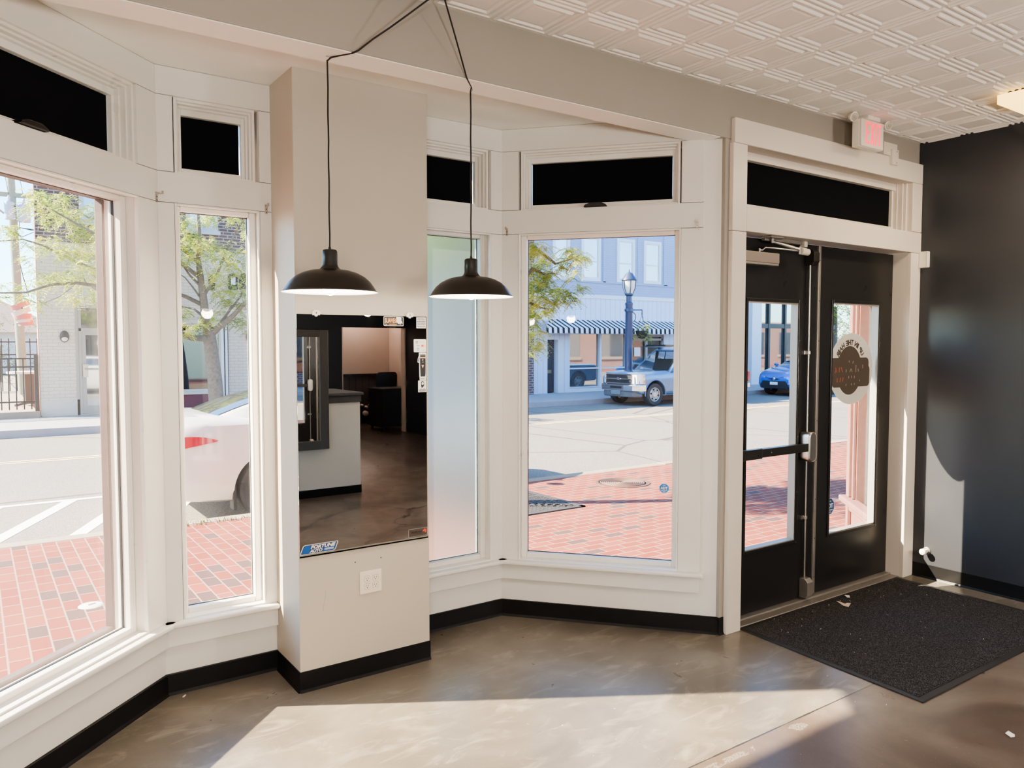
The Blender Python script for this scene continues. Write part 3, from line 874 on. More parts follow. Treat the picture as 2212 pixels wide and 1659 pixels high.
mb = MB(); mb.tube([(3.748, 2.603, 2.008), (3.752, 2.603, 2.008), (3.806, 2.596, 2.003), (3.812, 2.596, 2.002)], [.016, .020, .019, .012], 16); mb.build('closer_elbow', M['white_pl2'], dl, smooth=50)
mb = MB(); mb.box(3.49, 3.60, 2.60, 2.66, 2.062, 2.0725); mb.tube([(3.545, 2.635, 2.066), (3.545, 2.635, 2.038)], .008, 10); mb.box(3.50, 3.83, 2.648, 2.672, 2.052, 2.0725); mb.build('closer_bracket', M['alu_d'], dl, bevel=.002)
mb = MB(); mb.box(3.845, 3.875, 2.645, 2.675, 2.040, 2.0725); mb.build('strike', M['white_pl2'], dl, bevel=.003)
# ------------------------------------------------------------------ pendant lamps
def pendant(name, x, y, zr, tail, label):
    t = thing(name, label, 'pendant lamp', (x, y, zr), group='black swag pendant lamps')
    T = Matrix.Translation((x, y, zr))
    mb = MB(T)
    outer = [(.028, .098), (.0285, .094), (.031, .089), (.036, .083), (.041, .080), (.070, .0765), (.098, .068), (.124, .054), (.143, .037), (.156, .019), (.163, .007), (.168, .002), (.1715, .0005), (.172, -.001)]
    mb.lathe(outer[::-1], seg=64)
    inner = [(.172, -.001), (.1705, -.0015), (.1655, .0005), (.160, .007), (.153, .018), (.140, .035), (.121, .051), (.096, .064), (.070, .072), (.030, .075), (.0, .075)]
    mb.lathe(inner[::-1], seg=64, mi=1)
    mb.build('lamp_shade', [M['shade'], M['shade_in']], t, smooth=50)
    mb = MB(T); mb.lathe([(0, .152), (.020, .152), (.0245, .150), (.0268, .145), (.0275, .120), (.0275, .0985), (.0282, .097)][::-1], seg=40); mb.lathe([(0, .163), (.004, .163), (.006, .152)][::-1], seg=16); mb.build('socket_cover', M['shade'], t, smooth=40)
    mb = MB(T); mb.ball((0, 0, .022), .030, .030, .034, 20, 12); mb.tube([(0, 0, .045), (0, 0, .074)], .014, 16); mb.build('light_bulb', M['bulb'], t, smooth=60)
    pts = [Vector((x, y, zr+.16))]+[Vector((x+.0008*math.sin(i*1.7), y, zr+.16+(ZH-.02-zr-.16)*i/14)) for i in range(1, 15)]+[Vector(p) for p in tail]
    mb = MB(); mb.tube(pts, .0032, 8); mb.build('cord', M['cord'], t, smooth=60)
    li = bpy.data.lights.new('bulb_light', 'POINT'); li.energy = 2.2; li.color = (1, .86, .68); li.shadow_soft_size = .03
    lo = bpy.data.objects.new('bulb_light', li); COL.objects.link(lo); lo.location = (x, y, zr-.02)
    return t


CAN = Vector((1.425, 2.478, ZC))
h1 = Vector((1.070, 2.681, ZH-.006)); h2 = Vector((1.667, 2.677, ZH-.006))
pendant('pendant_lamp', 1.070, 2.681, 1.686, [h1+Vector((.012, -.004, -.001)), at(735, 119.5, 2.645), at(762, 114.5, 2.60), at(774, 109, 2.583), at(806, 84, 2.56), at(842, 60, 2.54), at(882, 31, 2.515), at(924, 0, 2.492), CAN-Vector((.008, 0, .012))], 'black dome pendant lamp hanging in front of the mirror pier')
pendant('pendant_lamp', 1.667, 2.677, 1.690, [h2+Vector((0, -.006, .004)), at(1008, 168, 2.59), at(985, 84, 2.54), at(961, 0, 2.49), CAN+Vector((.006, 0, -.012))], 'black dome pendant lamp hanging in front of the frosted window')
mb = MB(); mb.lathe([(0, -.028), (.02, -.027), (.05, -.016), (.058, -.004), (.058, 0)], (CAN.x, CAN.y, ZC), 40)
tag(mb.build('ceiling_canopy', M['black_pl'], smooth=40), 'black round ceiling canopy where both lamp cords meet', 'ceiling canopy')
for h, lb in ((h1, 'small brass swag hook holding the cord of the lamp by the pier'), (h2, 'small brass swag hook holding the cord of the lamp by the frosted window')):
    mb = MB(); c = h+Vector((-.002, 0, 0))
    mb.tube([c+Vector((.010*math.cos(a), 0, .010*math.sin(a)-.004)) for a in np.linspace(-PI*.6, PI*.75, 12)]+[c+Vector((-.003, 0, .0065))], .0016, 8)
    mb.tube([c+Vector((0, 0, .001)), c+Vector((0, 0, .0062))], [.004, .006], 10)
    tag(mb.build('ceiling_hook', M['nickel'], smooth=60), lb, 'hook', 'swag hooks in the header')

# ------------------------------------------------------------------ mirror on the pier and its stickers
MX0, MX1, MZ0, MZ1, MYF = 1.118, 1.734, .594, 1.624, PY0-.006
t = thing('wall_mirror', 'tall frameless mirror fixed to the pier, stickers along its edges', 'mirror', (1.426, PY0, MZ0))
mb = MB(); mb.box(MX0, MX1, MYF, PY0-.0005, MZ0, MZ1); mb.build('mirror_glass', M['mirror'], t)
mb = MB(); mb.box(MX0-.002, MX1+.002, MYF-.004, PY0, MZ0-.006, MZ0); mb.box(MX0-.002, MX1+.002, MYF-.004, MYF-.0025, MZ0-.006, MZ0+.006); mb.build('bottom_rail', M['alu'], t)
for x in (1.204, 1.648):
    mb = MB(); T = face_frame((x, MYF-.001, MZ1+.004), (1, 0, 0), (0, 0, 1))
    mb.prism([(-.017, .008), (-.019, 0), (-.015, -.008), (-.008, -.007), (-.004, -.013), (.004, -.013), (.008, -.007), (.015, -.008), (.019, 0), (.017, .008), (.008, .014), (-.008, .014)], -.006, .003, T=T)
    mb.lathe([(0, 0), (.003, 0), (.003, .001), (0, .001)], (0, .002, .003), 8, 1, T=T)
    mb.build('mirror_clip', [M['white_pl'], M['bronze']], t, bevel=.001)


def sticker(x0, z0, label):
    return MB(face_frame((x0, MYF-.0006, z0), (1, 0, 0), (0, 0, 1)))


def done(mb, mats, label, group='stickers on the pier mirror'):
    return tag(mb.build('sticker', mats), label, 'sticker', group)


L1, L2 = .0003, .0006
# black and orange licence-plate sticker, torn at one end
s = sticker(1.517, 1.579, '')
s.flat(rrect(0, .100, 0, .043, .006), 0, 0); s.flat(rrect(.002, .098, .002, .041, .005), L1, 1)
s.text('SUAVECI', .006, .0135, .064, .0215, L2, 2, bold=.03); s.text('CALIFORNIA', .026, .005, .040, .005, L2, 2); s.flat([(.010, .005), (.016, .005), (.016, .009), (.010, .009)], L2, 2)
s.flat([(.062, .043), (.064, .030), (.060, .022), (.067, .017), (.072, .009), (.079, .012), (.082, .006), (.088, .014), (.094, .011), (.092, .020), (.087, .026), (.089, .034), (.083, .043)], L2+.0002, 0)
done(s, [M['white_st'], M['black_st'], M['orange_st']], 'torn black sticker with orange licence-plate lettering at the mirror top')
# white list sticker
s = sticker(1.682, 1.570, ''); s.flat(rrect(0, .049, 0, .051, .002), 0, 0)
for r, (y, h) in enumerate(((.044, .003), (.038, .003), (.0285, .006), (.0215, .004), (.0145, .004), (.007, .004))):
    x = .004
    while x < .043:
        w = random.uniform(.002, .004); s.flat([(x, y), (min(x+w, .045), y), (min(x+w, .045), y+h), (x, y+h)], L1, 1); x += w+.0014
s.flat([(.004, .0045), (.045, .0045), (.045, .0052), (.004, .0052)], L1, 1)
done(s, [M['white_st'], M['black_st']], 'small white sticker filled with lines of dark print, mirror top corner')
# payment sticker
s = sticker(1.668, 1.460, ''); s.flat(rrect(0, .064, 0, .060, .004), 0, 0)
s.flat(rrect(.010, .021, .041, .052, .002), L1, 1); s.flat(rrect(.012, .019, .043, .050, .0012), L2, 0); s.flat(rrect(.0140, .0170, .0450, .0480, .0005), L2+.0002, 1)
s.text('Square', .027, .043, .028, .008, L1, 5, bold=-.005); s.text('VISA', .013, .0275, .018, .0055, L1, 2, shear=.2)
s.flat(ellipse(.0435, .030, .0052, .0055, 20), L1, 3); s.flat(ellipse(.0505, .030, .0052, .0055, 20), L1*.9, 4)
s.flat([(.0155, .008), (.0275, .008), (.0275, .0195), (.0155, .0195)], L1, 6); s.flat([(.0155, .0115), (.0275, .0115), (.0275, .0148), (.0155, .0148)], L2, 0)
s.flat([(.046, .009), (.054, .009), (.054, .0105), (.046, .0105)], L1, 5)
done(s, [M['white_st'], M['black_st'], M['navy_st'], M['red_st'], M['amber_st'], M['grey_st'], M['lblue_st']], 'white rounded payment-card sticker on the mirror edge')
# hair clipper sticker
s = sticker(1.688, 1.330, '')
s.flat([(.010, 0), (.042, 0), (.044, .012), (.044, .128), (.006, .128), (.006, .115), (.000, .098), (-.001, .083), (.007, .080), (.008, .020)], 0, 0)
s.flat([(.014, .017), (.038, .017), (.040, .030), (.041, .080), (.040, .120), (.012, .120), (.011, .080), (.013, .030)], L1, 1)
s.flat([(.002, .086), (.006, .086), (.009, .104), (.006, .106), (.003, .096)], L1, 1)
s.flat([(.013, .102), (.039, .102), (.039, .108), (.013, .108)], L2, 2); s.flat([(.012, .115), (.040, .115), (.040, .1165), (.012, .1165)], L2, 3)
s.flat([(.0255, .056), (.0315, .070), (.0195, .070)], L2, 2); s.flat(ellipse(.0255, .094, .003, .004, 14), L2, 3); s.flat([(.021, .083), (.031, .083), (.031, .085), (.021, .085)], L2, 3)
s.text('BAR', .015, .004, .020, .006, L1, 1)
done(s, [M['white_st'], M['black_st'], M['gold_st'], M['grey_st']], 'die-cut sticker of a black and gold hair clipper')
# monochrome portrait sticker: a generic bearded head and shoulders
s = sticker(1.689, 1.275, ''); s.flat([(0, 0), (.043, 0), (.043, .054), (0, .054)], 0, 0)
s.flat(ellipse(.023, .041, .0085, .0095, 20), L1, 1); s.flat(ellipse(.0235, .0395, .0055, .007, 20), L2, 0); s.flat([(.015, .036), (.020, .033), (.028, .034), (.033, .038), (.030, .028), (.022, .020), (.016, .022)], L2+.0001, 1)
for k in range(7):
    a = .004+.005*k; s.flat([(a, .002), (a+.003, .001), (a+.004, .012+.004*(k % 3)), (a+.001, .014+.003*(k % 2))], L1, 1)
done(s, [M['white_st'], M['black_st']], 'square black and white head-and-shoulders sticker, lowest of the edge column')
# blue auto sticker
s = sticker(1.119, .599, '')
s.flat([(.000, .004), (.003, 0), (.150, 0), (.160, .006), (.172, .036), (.170, .041), (.022, .041), (.014, .037)], 0, 0)
s.flat([(.004, .005), (.006, .0025), (.149, .0025), (.157, .008), (.168, .036), (.167, .0385), (.023, .0385), (.017, .035)], L1, 1)
s.flat([(.006, .006), (.008, .0045), (.040, .0045), (.052, .0365), (.024, .0365), (.019, .033)], L2, 2)
s.flat([(.100, .0045), (.148, .0045), (.155, .009), (.160, .0195), (.106, .0195)], L2, 2)
s.text('FORTUNE', .047, .0205, .108, .0155, L2+.0002, 0, shear=.35, bold=.05); s.text('AUTO', .041, .0045, .056, .0145, L2+.0002, 0, shear=.35, bold=.05)
for y in (.0135, .009):
    x = .109
    while x < .148: s.flat([(x, y), (x+.004, y), (x+.005, y+.003), (x+.001, y+.003)], L2+.0003, 0); x += .0052
done(s, [M['white_st'], M['navy_st'], M['auto_blue']], 'blue and white slanted auto-parts sticker, lower mirror corner')
# clear label with black script and a red flash
s = sticker(1.634, .602, '')
s.flat(rrect(0, .098, 0, .037, .002), 0, 0); s.flat(rrect(.0012, .0968, .0012, .0358, .0015), L1*.5, 3)
s.text('BaByliss', .013, .0135, .060, .0125, L1, 1, shear=.3, bold=.03); s.flat([(.040, .010), (.070, .010), (.070, .0115), (.040, .0115)], L1, 1)
s.flat([(.071, .018), (.084, .033), (.086, .028), (.090, .032), (.093, .022), (.090, .012), (.084, .016), (.086, .021)], L2, 2)
done(s, [M['grey_st'], M['black_st'], M['red_st'], pm('clear_label_film', (.10, .08, .07), .2, var=.05)], 'clear label with black lettering and red flash, lower mirror corner')

# outlet
t = thing('outlet_plate', 'ivory four-socket outlet plate low on the pier', 'outlet', (1.445, PY0, .377))
mb = MB(); mb.box(1.391, 1.498, PY0-.006, PY0, .378, .481); mb.build('cover_plate', M['ivory'], t, bevel=.003)
for x, z in ((1.4255, .4445), (1.4665, .4445), (1.4255, .411), (1.4665, .411)):
    T = face_frame((x, PY0-.006, z), (1, 0, 0), (0, 0, 1)); mb = MB(T)
    mb.flat(rrect(-.0145, .0145, -.0142, .0142, .008, 6), .0004, 2); mb.prism(rrect(-.0133, .0133, -.0130, .0130, .0075, 6), 0, .0012, 0)
    mb.flat([(-.0068, -.001), (-.0048, -.001), (-.0048, .007), (-.0068, .007)], .0016, 1); mb.flat([(.0042, 0), (.0062, 0), (.0062, .0062), (.0042, .0062)], .0016, 1); mb.flat(ellipse(0, -.0058, .0022, .0024, 12), .0016, 1)
    mb.build('receptacle', [M['ivory'], M['black_st'], M['grey_pl']], t)

# a stray pencil scuff and old screw holes on the pier
pier = bpy.data.objects['wall_pier']
mb = MB(); mb.tube([(1.232, PY0-.0004, .432), (1.231, PY0-.0004, .40), (1.226, PY0-.0004, .37), (1.221, PY0-.0004, .352), (1.222, PY0-.0004, .34), (1.226, PY0-.0004, .333)], .0007, 5); mb.build('scuff_mark', M['grey_pl'], pier)
for x, z in ((1.372, .528), (1.497, .529)): mb = MB(); mb.lathe([(0, 0), (.003, 0), (.003, .0006), (0, .0006)], (x, PY0-.0006, z), 8, axis='y'); mb.build('screw_hole', M['bronze'], pier)

# ------------------------------------------------------------------ exit sign
EX0, EX1, EY0, EY1, EZ0, EZ1 = 4.047, 4.274, 2.442, 2.50, 2.588, 2.742
t = thing('exit_sign', 'white ceiling-hung exit sign with red letters and twin lamp heads', 'exit sign', (4.16, 2.47, EZ0))
mb = MB(); mb.box(EX0, EX1, EY0+.012, EY1, EZ0, EZ1); mb.box(EX0+.003, EX1-.003, EY0, EY0+.0125, EZ0+.002, EZ1-.002); mb.build('housing', M['white_pl'], t, bevel=.006)
T = face_frame((EX0, EY0-.001, EZ0), (1, 0, 0), (0, 0, 1)); mb = MB(T)
W, H_ = EX1-EX0, EZ1-EZ0


def lx(f): return f*W


b, tp = H_*.13, H_*.90; st = W*.050
e0 = lx(.19); mb.flat([(e0, b), (e0+st, b), (e0+st, tp), (e0, tp)]); ew = lx(.16)
for y in (b, .5*(b+tp)-.005, tp-.011): mb.flat([(e0+st, y), (e0+ew, y), (e0+ew, y+.011), (e0+st, y+.011)])
x0, x1 = lx(.40), lx(.555); mb.flat([(x0, b), (x0+st, b), (x1, tp), (x1-st, tp)]); m_ = .5*(b+tp); xm = .5*(x0+x1)
mb.flat([(x0, tp), (xm-.5*st, m_), (xm+.5*st, m_), (x0+st, tp)], .0002); mb.flat([(x1, b), (xm+.5*st, m_), (xm-.5*st, m_), (x1-st, b)][::-1], .0002)
i0 = lx(.605); mb.flat([(i0, b), (i0+st, b), (i0+st, tp), (i0, tp)]); t0, t1 = lx(.70), lx(.865)
mb.flat([(t0, tp-.011), (t1, tp-.011), (t1, tp), (t0, tp)]); tc = .5*(t0+t1)-.5*st; mb.flat([(tc, b), (tc+st, b), (tc+st, tp-.011), (tc, tp-.011)])
mb.build('exit_lettering', M['red_led'], t)
mb = MB(); mb.box(4.10, 4.225, 2.435, 2.505, EZ1-.001, ZC-.004); mb.build('ceiling_canopy', M['white_pl'], t, bevel=.006)
for c in (at(1846, 252, 2.45), at(1920, 271, 2.45)):
    d = Vector((-.25, -.9, -.35)).normalized(); mb = MB()
    mb.tube([c-d*.030, c-d*.012, c], [.017, .025, .027], 24); hd = mb.build('lamp_head', M['white_pl'], t, bevel=.002, smooth=50)
    mb = MB(); mb.tube([c+d*.0005, c+d*.002], [.022, .021], 24); mb.ball(c+d*.003, .007); mb.build('lens', M['lens'], hd, smooth=60)
    mb = MB(); e = Vector((min(max(c.x, EX0+.01), EX1-.01), EY0+.03, min(c.z, EZ1-.01))); mb.tube([c-d*.022, e], .007, 10); mb.build('swivel_arm', M['white_pl'], hd)

t = thing('junction_box', 'cream painted junction box above the door casing beside the exit sign', 'junction box', (4.57, YM, 2.63))
mb = MB(); mb.box(4.500, 4.646, 2.568, YM, 2.629, 2.705); mb.build('box', M['trim_warm'], t, bevel=.004)
mb = MB(); mb.box(4.570, 4.640, 2.555, 2.576, 2.578, 2.668); mb.build('cover', M['trim_warm'], t, bevel=.003)
for z in (2.59, 2.656): mb = MB(); mb.lathe([(0, 0), (.0035, 0), (.0035, .001), (0, .001)], (4.618, 2.5545, z), 8, axis='y'); mb.build('screw', M['bronze'], t)

t = thing('door_sensor', 'small white alarm sensor box in the corner above the doors', 'sensor', (4.955, 2.548, 1.98))
mb = MB(); mb.prism(rrect(2.518, 2.574, 1.978, 2.080, .006), 4.940, XR, T=Matrix(((0, 0, 1, 0), (1, 0, 0, 0), (0, 1, 0, 0), (0, 0, 0, 1)))); mb.build('housing', M['white_pl'], t, bevel=.004)
mb = MB(); mb.box(4.9385, 4.9402, 2.5245, 2.526, 1.982, 2.076); mb.build('seam', M['grey_pl'], t)

t = thing('door_stop', 'white knob-shaped door stop low on the charcoal wall', 'door stop', (XR, 2.487, .177))
mb = MB(); mb.tube([(XR, 2.487, .177), (XR-.004, 2.487, .177), (XR-.006, 2.487, .177)], [.024, .024, .016], 24); mb.build('rose', M['alu'], t, smooth=40)
mb = MB(); mb.tube([(XR-.005, 2.487, .177), (XR-.035, 2.487, .177), (XR-.040, 2.487, .177), (XR-.055, 2.487, .177), (XR-.062, 2.487, .177)], [.012, .013, .020, .021, .015], 24); mb.build('bumper', M['white_pl'], t, smooth=50)

# flush ceiling light at the frame edge
t = thing('ceiling_light', 'square flush ceiling light glowing warm yellow', 'ceiling light', (4.46, 1.66, 2.70))
mb = MB(); mb.box(4.315, 4.625, 1.52, 1.83, 2.752, ZC-.002); mb.build('base', M['bronze'], t, bevel=.003)
mb = MB(); a0, a1, b0, b1 = 4.285, 4.655, 1.49, 1.86
lo = [(a0+.03, b0+.03), (a1-.03, b0+.03), (a1-.03, b1-.03), (a0+.03, b1-.03)]; hi = [(a0, b0), (a1, b0), (a1, b1), (a0, b1)]
vs = [(x, y, 2.692) for x, y in lo]+[(x, y, 2.706) for x, y in hi]+[(x, y, 2.752) for x, y in hi]
mb.add(vs, [(3, 2, 1, 0)]+[(i, (i+1) % 4, 4+(i+1) % 4, 4+i) for i in range(4)]+[(4+i, 4+(i+1) % 4, 8+(i+1) % 4, 8+i) for i in range(4)]+[(8, 9, 10, 11)])
mb.build('diffuser', M['lamp_glow'], t, bevel=.004)

# ------------------------------------------------------------------ floor mat and litter
t = thing('door_mat', 'large black looped entrance mat with rubber border before the doors', 'mat', (4.0, 2.1, 0))
c4 = [(3.214, 1.606), (4.800, 1.600), (4.822, 2.600), (3.262, 2.596)]
inn = [(3.246, 1.640), (4.770, 1.634), (4.790, 2.575), (3.292, 2.572)]
mb = MB(); mb.prism(c4, .0, .005); mb.build('rubber_border', M['rubber'], t, bevel=.003)
mb = MB(); N = 90; vs = []; fs = []
for j in range(N+1):
    for i in range(N+1):
        u, v = i/N, j/N
        a = Vector(inn[0]).lerp(Vector(inn[1]), u); b_ = Vector(inn[3]).lerp(Vector(inn[2]), u); p = a.lerp(b_, v)
        ed = min(i, j, N-i, N-j)
        vs.append((p.x, p.y, .0055+(.0035 if ed else 0)+random.uniform(0, .0012)))
for j in range(N):
    for i in range(N): q = j*(N+1)+i; fs.append((q, q+1, q+N+2, q+N+1))
mb.add(vs, fs); mb.build('pile', M['mat'], t, smooth=180)


def scrap(name, pts, z, mat, label, dz=.002, group=None):
    mb = MB(); n = len(pts)
    top = [(x, y, z+dz*(1+.8*math.sin(i*2.3))) for i, (x, y) in enumerate(pts)]
    mb.add(top, [tuple(range(n))]); mb.add([(x, y, zz-.0008) for x, y, zz in top], [tuple(range(n-1, -1, -1))])
    return tag(mb.build(name, mat), label, 'paper scrap', group)


def gp(px, py, z=.01): v = ground(px, py, z); return (v.x, v.y)


scrap('paper_scrap', [gp(1806, 1299), gp(1812, 1299), gp(1826, 1305), gp(1829, 1303), gp(1838, 1303), gp(1833, 1312), gp(1822, 1309)][::-1], .010, M['tan_paper'], 'bent tan paper strip lying on the black mat near the threshold')
scrap('paper_scrap', [gp(1824, 1286), gp(1835, 1286), gp(1836, 1292), gp(1830, 1291)][::-1], .010, M['paper'], 'crumpled white paper bit on the mat behind the tan strip')
scrap('paper_scrap', [gp(2171, 1586, 0), gp(2178, 1581, 0), gp(2192, 1588, 0), gp(2192, 1594, 0), gp(2184, 1595, 0)][::-1], .002, M['paper'], 'torn white paper scrap lying alone on the brown floor')
mb = MB()
for k in range(120):
    if k < 80: x, y, z = random.uniform(3.4, 4.75), 2.57-abs(random.gauss(0, .28)), .0105
    else:
        x, y, z = random.uniform(.7, 4), random.uniform(1.3, 2.5), .0006
    l, w, a = random.uniform(.0015, .006), random.uniform(.0007, .0018), random.uniform(0, PI)
    c, s_ = math.cos(a), math.sin(a)
    mb.add([(x+dx*c-dy*s_, y+dx*s_+dy*c, z+h) for dx, dy, h in ((-l, -w, 0), (l, -w, .001), (l, w, .002), (-l, w, .0005))], [(0, 1, 2, 3)])
tag(mb.build('crumbs', M['crumb']), 'pale crumbs and grit scattered over the mat and floor', 'crumbs', kind='stuff')
# litter in the bay corner
mb = MB(); p = ground(398, 1504); mb.box(-.010, .010, -.003, .003, .0, .003, T=Matrix.Translation((p.x, p.y, .0)) @ Matrix.Rotation(.9, 4, 'Z'))
tag(mb.build('paper_roll', M['paper']), 'tiny white paper roll on the floor in the bay corner', 'litter')

# ------------------------------------------------------------------ stickers on the glass
def octagon_sticker(name, T, r, label):
    mb = MB(T); k = .96/r
    def oc(q): return [(q*math.cos(R_(22.5+45*i)), q*math.sin(R_(22.5+45*i))) for i in range(8)]
    mb.flat(oc(r), 0, 1); mb.flat(oc(r*.93), .0003, 0)
    mb.text('ADT', -r*.68, -r*.20, r*1.36, r*.52, .0006, 1, bold=.045, shear=.0)
    mb.flat([(-r*.3, r*.55), (r*.3, r*.55), (r*.3, r*.62), (-r*.3, r*.62)], .0006, 1)
    for i in range(8): mb.flat([(-r*.62+i*r*.16, -r*.48), (-r*.50+i*r*.16, -r*.48), (-r*.50+i*r*.16, -r*.36), (-r*.62+i*r*.16, -r*.36)], .0006, 1)
    mb.flat([(-r*.28, -r*.70), (r*.28, -r*.70), (r*.28, -r*.62), (-r*.28, -r*.62)], .0006, 1)
    return tag(mb.build(name, [M['blue_st'] if r < .03 else M['navy2'], M['white_st']]), label, 'sticker', 'octagonal alarm stickers')


M['navy2'] = pm('dark_blue_sticker', (.015, .07, .22), .35, var=.05)
pw = FD @ Vector((.868, .0905, .7318)); uD = Vector((math.cos(aD), -math.sin(aD), 0))
octagon_sticker('sticker', face_frame(pw, uD, (0, 0, 1)), .0275, 'blue octagonal alarm sticker on the window looking at the truck')
octagon_sticker('sticker', face_frame((4.245, YDR+.023, .512), (1, 0, 0), (0, 0, 1)), .054, 'dark blue octagonal alarm sticker on the door glass')

# oval sign on the door glass, lettering reads reversed from inside
YD_ = YDR+.0225
T = face_frame((4.445, YD_, 1.345), (1, 0, 0), (0, 0, 1))
mb = MB(T); mb.flat(ellipse(0, 0, .2335, .217, 72), 0, 0)
mb2 = [(x, y) for x, y in ellipse(0, 0, .236, .2195, 72)]; mb.flat(mb2, -.0003, 2)
dk = ellipse(-.022, -.010, .134, .150, 48)
mb.flat(dk, .0003, 1)
mb.flat(rrect(-.232, .188, -.085, .068, .030, 6), .0005, 1)
mb.flat(rrect(-.205, .200, -.112, .020, .028, 6), .0007, 1)
word = 'UP IN THE HAIR'
adv = {'I': .55, ' ': .55, 'U': 1, 'P': 1, 'N': 1.05, 'T': .95, 'H': 1.05, 'E': .95, 'A': 1.05, 'R': 1.05}
tot = sum(adv[c] for c in word); A0, A1 = R_(32), R_(152); acc = 0
for ch in word:
    mid = (acc+adv[ch]*.5)/tot; acc += adv[ch]
    if ch == ' ': continue
    th = A0+(A1-A0)*mid
    rx, ry = .158, .168
    c = Vector((-.014+rx*math.cos(th), -.006+ry*math.sin(th), .0006))
    w, h = .030*adv[ch]*.92, .034
    rot = Matrix.Translation(c) @ Matrix.Rotation(th-PI/2, 4, 'Z')
    mb.text(ch, -w/2, -h/2, w, h, 0, 1, T=rot, mirror=True, bold=.05)
for x, y, l, sl in ((-.16, -.005, .030, -.5), (-.135, -.005, .030, .0), (-.10, -.004, .032, -.5), (-.18, -.01, .03, .4), (-.155, -.068, .026, 0), (-.125, -.066, .026, .2), (-.10, -.064, .026, .3)):
    mb.flat([(x, y-l/2), (x+.010, y-l/2), (x+.010+sl*l, y+l/2), (x+sl*l, y+l/2)], .0009, 3)
for x, y, l, sl in ((-.06, -.012, .018, 0), (-.02, -.01, .02, .5), (.005, -.01, .02, -.5), (.045, .0, .045, 0), (.075, -.01, .018, -.4), (-.03, .045, .012, 0), (.01, .04, .016, .3), (-.03, -.052, .014, 0), (0, -.05, .014, 0), (.03, -.052, .014, 0), (-.06, -.098, .012, .3), (0, -.096, .012, 0), (.03, -.095, .012, .2), (.12, .012, .022, 0), (.09, -.075, .01, 0)):
    mb.flat([(x, y-l/2), (x+.005, y-l/2), (x+.005+sl*l, y+l/2), (x+sl*l, y+l/2)], .0009, 4)
tag(mb.build('oval_sign', [M['decal'], M['brown_ink'], M['white_st'], pm('dull_red_ink', (.30, .09, .07), .5), pm('faint_see_through_ink', (.42, .36, .30), .5)]), 'white oval sign with brown badge and reversed arched lettering on door glass', 'sign')

# ------------------------------------------------------------------ what the mirror sees further back
t = thing('service_counter', 'white half-wall counter with slate grey cap behind the camera', 'counter', (2.4, -1.2, 0))
mb = MB(); mb.box(1.5, 3.186, -1.6, -.878, 0, .917); mb.build('panel', M['counter_white'], t)
mb = MB(); mb.box(1.5, 3.192, -1.606, -.870, 0, .078); mb.build('base', M['black_base'], t)
mb = MB(); mb.box(1.5, 3.196, -1.61, -.868, .914, .985); mb.box(1.5, 3.216, -1.63, -.850, .985, 1.012); mb.build('cap', M['grey_frame'], t, bevel=.003)
t = thing('framed_mirror', 'tall slate grey framed mirror standing against the counter', 'mirror', (2.62, -.82, .478))
mb = MB()
def fr(x0, x1, z0, z1): mb.box(x0, x1, -.832, -.800, z0, z1)
fr(2.42, 2.50, .478, 1.63); fr(2.745, 2.83, .478, 1.63); fr(2.50, 2.745, .478, .560); fr(2.50, 2.745, 1.563, 1.63); mb.build('frame', M['grey_frame'], t, bevel=.003)
mb = MB(); mb.box(2.50, 2.745, -.830, -.822, .56, 1.563); mb.build('mirror_glass', M['mirror'], t)
mb = MB(); mb.box(2.40, 2.84, -.847, -.832, .478, 1.64); mb.build('backing', M['navy'], t)
t = thing('office_desk', 'black desk just inside the lit back room doorway', 'desk', (6.1, -5.9, 0))
mb = MB(); mb.box(5.70, 6.5, -6.2, -5.66, .07, .70); mb.build('carcass', M['desk'], t); mb = MB(); mb.box(5.68, 6.52, -6.22, -5.64, .70, .73); mb.build('top', M['desk'], t)
for x in (5.72, 6.46):
    for y in (-6.16, -5.70): mb = MB(); mb.box(x, x+.03, y, y+.03, 0, .07); mb.build('leg', M['desk'], t)
t = thing('office_chair', 'black mesh office chair beyond the desk in the back room', 'chair', (6.2, -6.55, 0))
mb = MB(); mb.prism(rrect(5.98, 6.38, .60, .98, .06), -6.50, -6.46, T=Matrix(((1, 0, 0, 0), (0, 0, 1, 0), (0, 1, 0, 0), (0, 0, 0, 1)))); mb.build('backrest', M['desk'], t)
mb = MB(); mb.box(5.98, 6.38, -6.9, -6.5, .42, .48); mb.build('seat', M['desk'], t, bevel=.02)
mb = MB(); mb.tube([(6.18, -6.7, .05), (6.18, -6.7, .42)], .03, 12); mb.build('column', M['desk'], t)
for k in range(5):
    a = 2*PI*k/5; mb = MB(); mb.tube([(6.18, -6.7, .07), (6.18+.27*math.cos(a), -6.7+.27*math.sin(a), .03)], .02, 8); mb.build('leg', M['desk'], t)
for x, z, r, lb in ((6.03, .19, .05, 'large capped drain stub low on the plank wainscot'), (5.956, .348, .022, 'small capped water stub nearest the counter on the wainscot'), (6.13, .345, .022, 'small capped water stub nearest the desk on the wainscot'), (6.05, .31, .026, 'open supply pipe stub between the capped stubs')):
    mb = MB(); mb.tube([(x, -7.12, z), (x, -7.06, z), (x, -7.05, z)], [r, r, r*.6], 16); tag(mb.build('pipe_stub', M['pvc'], smooth=40), lb, 'pipe stub', 'pipe stubs in the back room')
# ------------------------------------------------------------------ street
SW, RD = -.03, -.17


def setting(name, mb, mats, label, cat, **kw): return tag(mb.build(name, mats, **kw), label, cat, kind='structure')


